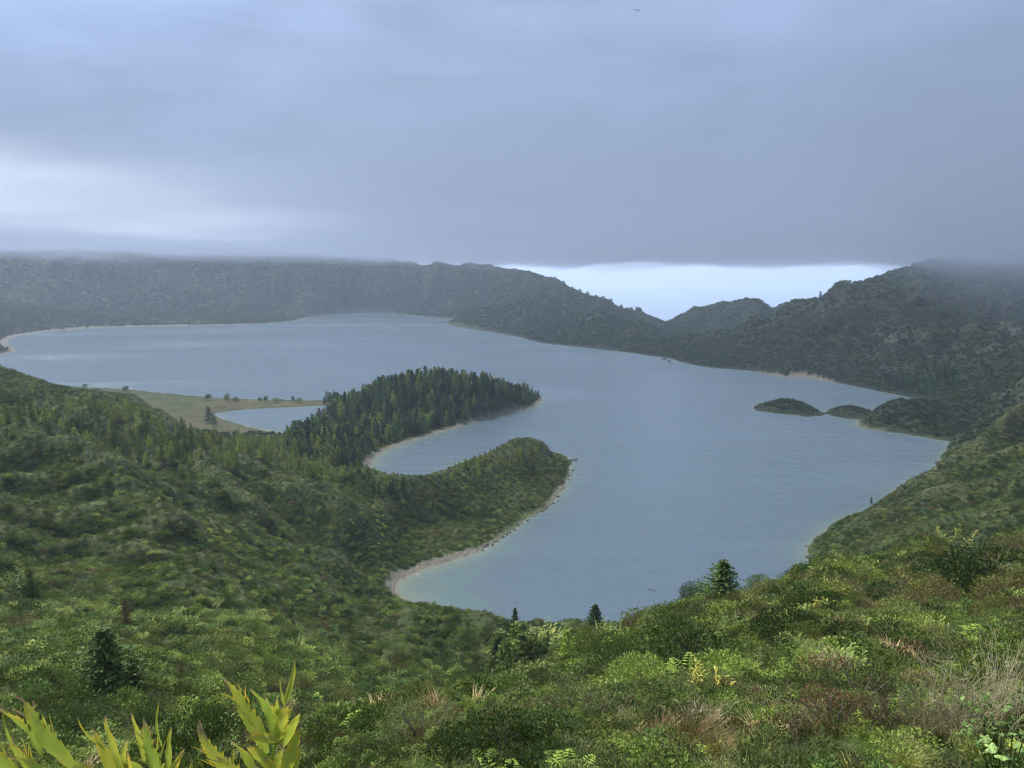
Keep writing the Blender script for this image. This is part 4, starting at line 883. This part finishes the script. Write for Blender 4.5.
for a in (('yginger', 0, 957, 556, 15, 1.3, 'bright yellow ginger clump on the upper right skyline'), ('yginger', 1, 881, 577, 9, 1.0, 'small yellow ginger clump near the skyline left of the bright one'), ('yginger', 0, 907, 588, 10, 1.1, 'yellow ginger clump left of the very large dark shrub'), ('yginger', 1, 846, 578, 8, 1.0, 'tiny yellow ginger clump below the right skyline'),
          ('yginger', 0, 821, 618, 11, 1.1, 'yellow ginger clump at the foot of the rounded dark shrub'), ('yginger', 1, 922, 548, 8, 1., 'tiny yellow ginger clump on the skyline left of the bright one'), ('yginger', 0, 930, 645, 17, .6, 'upright yellow ginger clump in the middle of the right hillside'), ('yginger', 1, 712, 700, 26, .8, 'orange yellow ginger clump above the dry grass tussock'),
          ('ginger', 0, 75, 602, 11, 1.2, 'light ginger clump high on the lower left slope'), ('yginger', 1, 60, 625, 9, 1.1, 'yellow ginger clump left of the dead conifer'), ('ginger', 1, 90, 640, 14, 1.2, 'pale ginger clump below left of the dead conifer'), ('ginger', 0, 545, 650, 14, 1.2, 'pale green ginger clump left of the bushy conifer'),
          ('ginger', 1, 610, 645, 14, 1.1, 'pale green ginger clump right of the small dark conifer'), ('ginger', 2, 738, 640, 16, 1.3, 'pale green ginger clump above the broad dark shrub'), ('ginger', 0, 905, 622, 12, 1.1, 'pale green ginger clump in the open middle of the right hillside'), ('ginger', 1, 675, 710, 20, 1.1, 'fresh green ginger clump left of the orange yellow one'),
          ('ginger', 2, 205, 655, 13, 1.4, 'pale ginger clump right of the large lower left conifer'), ('ginger', 0, 20, 590, 15, 1.5, 'pale ginger clump at the left edge of the slope'), ('ginger', 1, 240, 640, 12, 1.3, 'pale ginger clump on the scrub right of the dead conifer')):
    H(*a, cat='ginger plant')
for a in (('straw', 0, 690, 758, 74, .75, 'tall straw coloured dry grass tussock at the bottom right of centre'), ('straw', 1, 660, 745, 44, .8, 'smaller dry grass tussock left of the tall straw one'), ('straw', 0, 715, 765, 48, .8, 'dry grass tussock right of the tall straw one'), ('straw', 1, 912, 668, 20, 1.4, 'pale golden grass patch above the bare twigs'),
          ('straw', 1, 590, 745, 34, .7, 'thin dry grass tussock in the bottom centre heath'), ('grass', 0, 750, 775, 40, 1., 'fresh green grass tussock right of the dry grass'), ('grass', 1, 905, 775, 44, 1., 'fresh green grass tussock below the bare twigs'), ('grass', 0, 800, 775, 40, 1., 'fresh green grass tussock left of the bare twigs')):
    H(*a, cat='grass tussock')
for a in (('twig', 0, 960, 745, 112, .62, 'large bare twiggy shrub with pale upright stems at the lower right'), ('twig', 1, 1003, 728, 105, .55, 'bare twiggy shrub at the right edge behind the leafy plant'), ('twig', 2, 925, 742, 80, .7, 'lower bare shrub left of the large twiggy one'), ('twig', 0, 885, 735, 64, .8, 'leaning bare shrub on the lower right hillside'),
          ('twig', 1, 700, 735, 44, 1.1, 'dead grey twigs above the straw coloured tussock'), ('twig', 2, 800, 740, 44, 1., 'dead twigs beside the rust brown shrub'), ('twig', 0, 130, 700, 10, 1., 'dead twigs at the foot of the large lower left conifer')):
    H(*a, cat='bare shrub')
for a in (('fern', 0, 968, 645, 22, 1.3, 'bright green fern below the very large dark shrub'), ('fern', 1, 990, 650, 24, 1.3, 'fresh green fern at the right edge below the very large dark shrub'), ('fern', 2, 912, 618, 9, 1.4, 'light fern in the open middle of the right hillside'), ('fern', 0, 745, 690, 18, 1.5, 'yellow green fern right of the orange yellow ginger'), ('fern', 2, 830, 672, 20, 1.6, 'yellow green fern on the lower right hillside')):
    H(*a, cat='fern')

# further shrubs of the near hillside, nearest first, each its own object
def region(px, py):
    for x, y, nm in MARKS:
        if abs(px - x) < 26 and abs(py - y) < 14: return nm
    return region_(px, py) + (', nearer part' if py > 650 else ', farther part')
MARKS = [(722, 604, 'beside the lone broad conifer'), (595, 633, 'beside the small dark conifer at the lake edge'), (108, 690, 'beside the large lower left conifer'), (127, 632, 'beside the dead conifer'), (566, 668, 'beside the bushy bright conifer'), (812, 612, 'beside the rounded dark shrub'), (690, 662, 'beside the broad dark shrub'),
         (983, 598, 'beside the very large dark shrub'), (690, 735, 'beside the tall straw tussock'), (835, 715, 'beside the rust brown twiggy shrub'), (960, 710, 'beside the large bare twiggy shrub'), (505, 750, 'beside the glossy leathery shrub'), (957, 560, 'beside the bright yellow ginger clump'), (60, 745, 'behind the leftmost ginger leaves'),
         (260, 745, 'behind the tall ginger plant'), (140, 745, 'behind the middle ginger plant'), (420, 740, 'beside the grey green heath mound'), (712, 695, 'beside the orange yellow ginger clump'), (930, 640, 'beside the upright yellow ginger clump'), (60, 620, 'among the yellow ginger left of the dead conifer'), (790, 645, 'beside the wide dark mound')]
def region_(px, py):
    if px < 330: return 'on the lower left slope' if py < 690 else 'in the bottom left corner'
    if px < 540: return 'on the near left ridge' if py < 690 else 'at the bottom left of centre'
    if px < 700: return 'on the left shoulder of the right hillside' if py < 660 else 'in the bottom centre'
    if px < 860: return 'on the middle of the right hillside' if py < 670 else 'on the lower right hillside'
    return 'on the upper right hillside' if py < 640 else 'in the lower right corner'
X, Y, Z, r, s, sl, mm, rk, cr_ = sample(.085, 15, 130, .02, 77)
px, py = project(X, Y, Z); size = rgc.uniform(.5, 1.25, len(X)) * np.clip(.5 + r / 60, .5, 1.25); app = size / r
k = (px > -30) & (px < 1050) & (py < 790) & (py > 560); order = [i for i in np.argsort(-app) if k[i]][:205]
tone = {'dark': 'dark green rounded shrub', 'mid': 'mid green leafy shrub', 'olive': 'olive brown heath shrub'}
f_ = fbm(X, Y, 18, 2)
for i in order:
    kd = ('dark', 'mid', 'olive')[int(rgc.choice(3, p=(.38, .37, .25)))]; wz = rgc.uniform(.75, 1.2); reg = region(px[i], py[i]); szw = 'large ' if app[i] > .035 else 'small ' if app[i] < .014 else ''
    put(SH[kd][rgc.integers(len(SH[kd]))], (X[i], Y[i], Z[i] - .06), rgc.uniform(0, 6.28), (size[i] * wz, size[i] * wz, size[i] * rgc.uniform(.8, 1.2)), '%s%s %s' % (szw, tone[kd], reg), 'shrub', '%s%ss %s' % (szw, tone[kd], reg))
# ------------------------------------------------------------------ tattered ginger plants right below the viewpoint
lm = bpy.data.materials.new('ginger_blade'); lm.use_nodes = True; t = NT(lm.node_tree); t.n.clear()
o = t.new('ShaderNodeOutputMaterial'); p = t.new('ShaderNodeBsdfPrincipled')
at_ = t.new('ShaderNodeAttribute', attribute_name='leafuv'); su = t.new('ShaderNodeSeparateXYZ'); t.l.new(at_.outputs['Vector'], su.inputs[0])   # across -1..1, along 0..1, hue
al = su.outputs[1]; ac = t.math('ABSOLUTE', su.outputs[0])
cb = t.new('ShaderNodeCombineXYZ'); t.l.new(t.math('MULTIPLY', su.outputs[0], 3.2), cb.inputs[0]); t.l.new(t.math('MULTIPLY', al, 1.2), cb.inputs[1]); t.l.new(t.math('MULTIPLY', su.outputs[2], 9), cb.inputs[2])
vein = t.noise(t.vmath('MULTIPLY', cb.outputs[0], (5, .8, 1)), 2.2, 3, .6); blot = t.noise(cb.outputs[0], 1.8, 4, .6)
gcol = t.mix(vein, (.17, .29, .03), (.36, .48, .08))
gcol = t.mix(t.maprange(su.outputs[2], .1, .8, .1, .85), gcol, (.50, .50, .06))
age = t.math('ADD', t.math('MULTIPLY', ac, .5), t.math('MULTIPLY', t.math('POWER', al, 2.), .42)); age = t.math('ADD', age, t.math('MULTIPLY', t.math('SUBTRACT', blot, .5), 1.3))
age = t.math('ADD', age, t.math('MULTIPLY', su.outputs[2], .14))
c = t.mix(t.maprange(age, .52, .85), gcol, (.72, .52, .05)); c = t.mix(t.maprange(age, .88, 1.02), c, (.42, .20, .05)); c = t.mix(t.maprange(t.math('ADD', al, t.math('MULTIPLY', blot, .3)), .98, 1.12), c, (.30, .22, .13))
c = t.mix(t.maprange(ac, .10, .03, 0, .5), c, (.36, .42, .12))
t.l.new(c, p.inputs['Base Color']); p.inputs['Roughness'].default_value = .38; p.inputs['Specular IOR Level'].default_value = .4
tr = t.new('ShaderNodeBsdfTranslucent'); t.l.new(c, tr.inputs[0]); mx = t.new('ShaderNodeMixShader'); mx.inputs[0].default_value = .45
t.l.new(p.outputs[0], mx.inputs[1]); t.l.new(tr.outputs[0], mx.inputs[2]); t.l.new(mx.outputs[0], o.inputs[0])
bp_ = t.new('ShaderNodeBump'); bp_.inputs['Strength'].default_value = .35; bp_.inputs['Distance'].default_value = .004; t.l.new(vein, bp_.inputs['Height']); t.l.new(bp_.outputs[0], p.inputs['Normal'])
lr_ = random.Random(5)
def blade_leaf(b, tip, wpx, depth, fold=.35, tatter=0., bend=0., hue=.3, ddepth=0., n=56):
    """one long blade from pixel base to pixel tip at a given distance, folded along its midrib, torn along its edges"""
    P0 = Vector(at(b[0], b[1], depth)); P1 = Vector(at(tip[0], tip[1], depth + ddepth)); W_ = wpx / F * depth / 2 * .66
    ax = (P1 - P0); Ln = ax.length; d = ax.normalized(); view = Vector((0, 1, -.2)).normalized(); sd = d.cross(view).normalized(); nr = sd.cross(d)
    V_, uv, Fc = [], [], []; m = 5; ph = lr_.uniform(0, 9); roll = lr_.uniform(-.5, .5); sd = (sd * math.cos(roll) + nr * math.sin(roll)).normalized(); nr = sd.cross(d)
    prev = [0, 0]
    for i in range(n + 1):
        f = i / n; prof = (math.sin(math.pi * min(1, f ** .8 * .90 + .10)) ** .8) * (1 - .25 * f) + .012
        cen = P0 + ax * f + sd * (bend * Ln * math.sin(math.pi * f * .9) ) + nr * (.06 * Ln * math.sin(3.1 * f + ph)) + Vector((0, 0, -.10 * Ln * f * f))
        for s_ in (-1, 1):
            k = 1.
            if tatter > 0 and f > .2: k = 1 - .7 * tatter * (.55 if s_ > 0 else 1) * ((i // 2 + (1 if s_ > 0 else 0)) % 3 != 0) * lr_.uniform(.3, .95)
            prev[0 if s_ < 0 else 1] = k
        for j in range(m):
            q_ = (j / (m - 1)) * 2 - 1; kk = prev[0] if q_ < 0 else prev[1]
            e = q_ * W_ * prof * (1 if abs(q_) < .6 else kk)
            wav = .12 * W_ * math.sin(f * 16 + ph + q_ * 2) * abs(q_)
            swp = d * (abs(e) * (1.6 * tatter * (abs(q_) > .6)))
            V_.append(cen + sd * e + nr * (abs(e) * fold + wav) + swp); uv.append((q_, f, hue))
    for i in range(n):
        for j in range(m - 1): a = i * m + j; Fc.append((a, a + 1, a + m + 1, a + m))
    if tatter > .25:                                  # shredded strips trailing off the torn edge
        for _ in range(int(9 * tatter) + 3):
            f = lr_.uniform(.35, .97); s_ = -1 if lr_.random() < .75 else 1; i0 = int(f * n) * m + (0 if s_ < 0 else m - 1); st = V_[i0]; L_ = Ln * lr_.uniform(.10, .26); w_ = W_ * lr_.uniform(.05, .13)
            dr_ = (d + sd * s_ * lr_.uniform(.15, .7) + nr * lr_.uniform(-.3, .3)).normalized(); k0 = len(V_); uf = min(1, f + .25)
            for g in range(4):
                c_ = st + dr_ * L_ * g / 3 + Vector((0, 0, -.18 * L_ * (g / 3) ** 2)) - dr_ * .02 * Ln; ww = w_ * (1, .9, .6, .08)[g]
                V_.append(c_ - sd * ww); V_.append(c_ + sd * ww); uv.append((.9, uf, hue)); uv.append((.95, uf, hue))
            for g in range(3): Fc.append((k0 + 2 * g, k0 + 2 * g + 1, k0 + 2 * g + 3, k0 + 2 * g + 2))
    me = mesh_np('leaf', [tuple(v) for v in V_], [x for f_ in Fc for x in f_], [4] * len(Fc), lm, True, {'leafuv': ('FLOAT_VECTOR', uv)})
    return me
def ginger_plant(base_px, depth, label, stalk, leaves):
    bx_, by_, _ = at(base_px[0], base_px[1], depth); gz = float(hz(bx_, by_)); t_ = thing('ginger_plant', (bx_, by_, gz), label, 'ginger plant'); inv = Vector((bx_, by_, gz))
    def par(o): o.parent = t_; o.location = -inv; return o
    pts = [(bx_, by_, gz - .05)] + [at(x, y, depth) for x, y in stalk]; k = len(pts); b = PB(); b.tube(pts, [.011 - .008 * i / (k - 1) for i in range(k)], 8)
    sm_ = b.mesh('stalk', lm, True); a_ = sm_.attributes.new('leafuv', 'FLOAT_VECTOR', 'POINT'); a_.data.foreach_set('vector', np.tile((.3, .2, .35), len(sm_.vertices)).astype(np.float32)); par(add(bpy.data.objects.new('stalk', sm_)))
    for (b0, tp, w_, kw) in leaves: par(add(bpy.data.objects.new('leaf', blade_leaf(b0, tp, w_, depth + kw.pop('dz', 0), **kw))))
ginger_plant((262, 840), 2.7, 'tall wind tattered ginger stalk with yellow edged leaves at the bottom left', [(263, 800), (271, 765), (278, 733), (285, 705)], [
    ((270, 742), (222, 671), 25, dict(tatter=.7, hue=.45, bend=.05)), ((272, 738), (249, 681), 17, dict(hue=.1, bend=-.06, dz=-.04)), ((284, 706), (294, 655), 10, dict(hue=.5, fold=.8)), ((286, 712), (279, 671), 5, dict(hue=.4)),
    ((277, 742), (288, 697), 24, dict(tatter=.4, hue=.75, dz=-.05)), ((276, 730), (277, 693), 10, dict(hue=.4)), ((262, 800), (198, 712), 30, dict(tatter=.6, hue=.55, bend=.07)), ((280, 790), (300, 720), 24, dict(tatter=.2, hue=.6)), ((272, 792), (283, 738), 20, dict(tatter=.3, hue=.5, dz=.05)),
    ((280, 740), (243, 734), 18, dict(tatter=.8, hue=.9, dz=-.06)), ((290, 790), (264, 752), 24, dict(hue=.85, tatter=.2, dz=-.06)), ((282, 735), (292, 702), 12, dict(hue=.6)), ((296, 770), (300, 742), 9, dict(hue=.9)), ((268, 752), (232, 690), 20, dict(hue=.3, tatter=.5, dz=.05)), ((275, 745), (266, 690), 16, dict(hue=.2, dz=.04)), ((284, 748), (300, 706), 18, dict(hue=.5, dz=.03)), ((272, 770), (246, 742), 20, dict(hue=.6, tatter=.4)), ((268, 800), (228, 735), 24, dict(hue=.35, dz=.05)), ((286, 725), (270, 700), 14, dict(hue=.6)), ((276, 800), (254, 760), 24, dict(hue=.4)), ((262, 800), (216, 748), 22, dict(hue=.5, tatter=.4, dz=-.04))])
ginger_plant((128, 850), 2.5, 'middle ginger plant with a fan of short yellow and green blades at the bottom left', [(130, 800), (128, 770)], [
    ((120, 790), (109, 702), 17, dict(hue=.5, bend=.03)), ((121, 790), (90, 720), 17, dict(hue=.85)), ((104, 748), (78, 708), 4, dict(hue=.95, bend=.1)), ((120, 780), (102, 716), 11, dict(hue=.6, dz=.05)), ((132, 810), (129, 740), 13, dict(hue=1.1, fold=.9, dz=-.05)),
    ((143, 765), (132, 704), 10, dict(hue=.6)), ((152, 800), (116, 744), 26, dict(hue=.2, dz=.06)), ((172, 800), (144, 706), 26, dict(tatter=.7, hue=.15, bend=.04)), ((166, 780), (173, 716), 12, dict(hue=.3)), ((163, 745), (160, 694), 5, dict(hue=.4, bend=.08)),
    ((124, 792), (52, 752), 28, dict(hue=.6, tatter=.15, dz=-.05)), ((152, 800), (184, 742), 16, dict(hue=.95, dz=-.04)), ((186, 800), (190, 757), 14, dict(hue=.9)), ((140, 800), (96, 738), 20, dict(hue=.35, dz=.03)), ((110, 800), (128, 730), 14, dict(hue=.3, dz=.08))])
ginger_plant((40, 860), 2.3, 'leftmost ginger plant with broad pale torn leaves blown towards the frame corner', [(45, 815), (60, 785)], [
    ((74, 765), (19, 690), 36, dict(tatter=.55, hue=.4, bend=.05)), ((40, 760), (-3, 698), 26, dict(tatter=.5, hue=.25)), ((30, 800), (-30, 722), 30, dict(hue=.3, tatter=.3)), ((70, 790), (4, 750), 18, dict(hue=.5, tatter=.3, dz=-.05)), ((14, 760), (4, 700), 7, dict(hue=.3)),
    ((80, 790), (36, 768), 18, dict(hue=.7, dz=-.06)), ((50, 800), (8, 730), 22, dict(hue=.35, tatter=.4, dz=.06))])

# leafy plant with broad lobed leaves at the lower right
blm = leafmat('broad_leaves', [(0, (.10, .17, .04)), (.5, (.17, .27, .07)), (1, (.27, .37, .13))], None, .25, .4)
def lobed_leaf(seed, r_):
    rg = np.random.default_rng(seed); n = 30; V_ = [(0, 0, 0)]; Fc = []; sz = []
    for ring in (.5, 1.):
        for i in range(n):
            a = 6.283 * i / n; k = (.72 + .28 * abs(math.cos(a * 2.5))) * (1 - .45 * (abs(a - 3.1416) < .25)); rr = r_ * k * ring; V_.append((math.cos(a) * rr, math.sin(a) * rr, r_ * (.14 * math.cos(a * 5) * ring - .28 * ring ** 2) + rg.normal() * .012 * r_))
    for i in range(n): Fc += [0, 1 + i, 1 + (i + 1) % n]; sz.append(3)
    for i in range(n): Fc += [1 + i, 1 + n + i, 1 + n + (i + 1) % n, 1 + (i + 1) % n]; sz.append(4)
    return mesh_np('leaf', V_, Fc, sz, blm, True)
def leafy(px, py, depth, spots, label, sr=1.):
    bx_, by_, _ = at(px, py, depth); gz = float(hz(bx_, by_)); t_ = thing('leafy_plant', (bx_, by_, gz), label, 'leafy plant')
    b = PB()
    for i, (x, y, w_) in enumerate(spots):
        P = Vector(at(x, y, depth + lr_.uniform(-.12, .12))) - Vector((bx_, by_, gz)); b.tube([(0, 0, -.05), (P.x * .4, P.y * .4, P.z * .6), tuple(P)], [.004 * sr, .003 * sr, .002 * sr], 5)
        o_ = part('leaf', lobed_leaf(i, w_ / F * depth / 2 * .72), t_); o_.location = P; o_.rotation_euler = (lr_.uniform(.2, .9), lr_.uniform(-.5, .5), lr_.uniform(0, 6))
    part('stems', b.mesh('stems', M['fern']), t_)
leafy(1005, 800, 3.0, [(985, 738, 18), (996, 733, 16), (991, 747, 20), (1003, 756, 24), (1015, 762, 20), (1017, 744, 15), (998, 765, 22), (1022, 752, 16), (984, 752, 12), (1008, 768, 22), (1024, 735, 14), (978, 744, 11), (1013, 733, 12)], 'light green plant with broad lobed leaves in the bottom right corner')
leafy(995, 790, 4.2, [(lr_.uniform(955, 1024), lr_.uniform(688, 735), lr_.uniform(6, 10)) for i in range(60)], 'small leaved bright green creeper climbing in front of the bare twigs at the right edge', .3)

# ------------------------------------------------------------------ shore: boulders and landing stage
rm, t, p, o = material('dark_rock'); ps = t.new('ShaderNodeTexCoord').outputs['Object']
t.l.new(t.ramp(t.noise(ps, 1.4, 5, .7), [(.3, (.028, .027, .024)), (.6, (.075, .07, .062)), (.8, (.15, .145, .13))]), p.inputs['Base Color']); p.inputs['Roughness'].default_value = .85
def boulder(seed):
    rg = np.random.default_rng(seed); import bmesh; bm = bmesh.new(); bmesh.ops.create_icosphere(bm, subdivisions=3, radius=1)
    ax_ = [(Vector(rg.normal(size=3)).normalized(), rg.uniform(.55, .85)) for _ in range(9)]
    for v in bm.verts:
        for n_, d_ in ax_:
            k = v.co.dot(n_) - d_
            if k > 0: v.co -= n_ * k * .9
        v.co *= 1 + rg.normal() * .02; v.co.z *= .7
    me = bpy.data.meshes.new('rock'); bm.to_mesh(me); bm.free(); me.materials.append(rm); return me
BO = [boulder(i) for i in range(4)]
def rock_at(x, y, s, label, group=None):
    z = max(float(hz(x, y)), 0); o_ = add(bpy.data.objects.new('rock', BO[lr_.randrange(4)])); o_.location = (x, y, z + .12 * s); o_.scale = (s * lr_.uniform(.8, 1.3), s, s * lr_.uniform(.7, 1.1)); o_.rotation_euler = (0, 0, lr_.uniform(0, 6)); tag(o_, label, 'rock', group)
line = [(571, 466), (571, 472), (569, 478), (566, 484), (563, 489), (559, 495), (556, 501), (549, 507), (543, 511), (535, 515), (526, 520), (519, 524), (513, 530), (505, 536), (497, 541), (488, 546), (476, 551)]
for i in range(42):
    f = lr_.random() * (len(line) - 1.001); j = int(f); u = f - j; x_, y_ = line[j][0] * (1 - u) + line[j + 1][0] * u, line[j][1] * (1 - u) + line[j + 1][1] * u
    wx, wy = onz(x_ + lr_.uniform(-1.5, 2.5), y_ + lr_.uniform(-1, 1.5)); ps_ = 'nearest the tip' if x_ > 562 else 'along the middle' if x_ > 520 else 'towards the sandy cove'
    rock_at(wx, wy, lr_.uniform(.4, 1.3), 'dark boulder on the shore of the rounded headland, ' + ps_, 'shore boulders of the rounded headland ' + ps_)
for px, py, s_, l_ in ((808, 557, 1.7, 'dark rock standing in the water off the right shore bluff'), (806, 546, .8, 'small low rock in the water off the right shore bluff'), (940, 464, 3.2, 'dark jagged rock at the foot of the right slope bay'), (664, 359.5, 5, 'dark rock in the water off the far central shore'), (669, 361.5, 4, 'second smaller rock beside the one off the far central shore'),
                       (756, 407.5, 2.5, 'low dark rock at the left tip of the larger islet'), (824, 413.5, 2.4, 'flat rock between the two islets'), (562, 457, 1.6, 'small dark rock in the water behind the landing stage')):
    wx, wy = onz(px, py); rock_at(wx, wy, s_, l_)
cm_, t, p, o = material('weathered_concrete'); ps = t.new('ShaderNodeTexCoord').outputs['Object']; t.l.new(t.ramp(t.noise(ps, 1.1, 4, .6), [(.3, (.035, .035, .035)), (.7, (.09, .088, .08))]), p.inputs['Base Color']); p.inputs['Roughness'].default_value = .8
import bmesh
def box_mesh(name, dims, mat, bev=.05):
    bm = bmesh.new(); bmesh.ops.create_cube(bm, size=1)
    for v in bm.verts: v.co = Vector((v.co.x * dims[0], v.co.y * dims[1], v.co.z * dims[2]))
    bmesh.ops.bevel(bm, geom=bm.edges[:], offset=bev, segments=2, affect='EDGES'); me = bpy.data.meshes.new(name); bm.to_mesh(me); bm.free(); me.materials.append(mat); return me
x0, y0 = onz(566, 461.5); x1, y1 = onz(577.5, 459.6); Lj = math.hypot(x1 - x0, y1 - y0)
jt = thing('landing_stage', ((x0 + x1) / 2, (y0 + y1) / 2, 0), 'dark narrow landing stage jutting into the lake from the tip of the rounded headland', 'landing stage', None, math.atan2(y1 - y0, x1 - x0))
dk = part('deck', box_mesh('deck', (Lj, 1.8, .45), cm_), jt); dk.location = (0, 0, .95)
for i in range(4):
    for sy in (-.6, .6): ps_ = part('post', box_mesh('post', (.3, .3, 2.1), cm_, .03), jt); ps_.location = (-Lj / 2 + .6 + i * (Lj - 1.2) / 3, sy, -.31)

# ------------------------------------------------------------------ gliding bird
bdm, t, p, o = material('feathers'); p.inputs['Base Color'].default_value = (.035, .035, .04, 1); p.inputs['Roughness'].default_value = .7
bm = bmesh.new(); prof = [(-.30, .008), (-.22, .035), (-.08, .062), (.06, .065), (.15, .042), (.2, .04), (.245, .028), (.30, .004)]; K = 10; rows = []
for x_, r_ in prof: rows.append([bm.verts.new((x_, r_ * math.cos(6.283 * j / K), r_ * .85 * math.sin(6.283 * j / K) + (.015 if x_ > .15 else 0))) for j in range(K)])
for a_, b_ in zip(rows, rows[1:]):
    for j in range(K): bm.faces.new((a_[j], a_[(j + 1) % K], b_[(j + 1) % K], b_[j]))
bm.faces.new(rows[0]); bm.faces.new(rows[-1][::-1])
for s_ in (-1, 1):                                   # wings grown from the shoulders, tail behind
    st = [(.03, .11, -.09, .03), (.22, .13, -.09, .10), (.42, .07, -.10, .13), (.62, -.03, -.13, .07), (.74, -.12, -.16, .02)]
    up, lo = [], []
    for yy, xf, xb, zz_ in st: up.append([bm.verts.new((xf, s_ * yy, zz_ + .012)), bm.verts.new((xb, s_ * yy, zz_ + .006))]); lo.append([bm.verts.new((xf, s_ * yy, zz_ - .006)), bm.verts.new((xb, s_ * yy, zz_ - .002))])
    for a_ in (up, lo):
        for u_, v_ in zip(a_, a_[1:]): bm.faces.new((u_[0], v_[0], v_[1], u_[1]))
    for u_, v_, c_, d_ in zip(up, up[1:], lo, lo[1:]): bm.faces.new((u_[0], v_[0], d_[0], c_[0])); bm.faces.new((u_[1], v_[1], d_[1], c_[1]))
tv = [bm.verts.new(v) for v in ((-.24, .03, .01), (-.24, -.03, .01), (-.46, -.07, .02), (-.46, .07, .02))]; bm.faces.new(tv)
bmesh.ops.recalc_face_normals(bm, faces=bm.faces[:]); me = bpy.data.meshes.new('bird'); bm.to_mesh(me); bm.free(); me.materials.append(bdm)
bird = add(bpy.data.objects.new('bird', me)); bird.location = at(637, 10.5, 135); bird.rotation_euler = (R(14), R(-6), R(65)); bird.scale = (1.15,) * 3; tag(bird, 'small dark bird gliding high against the grey cloud', 'bird')
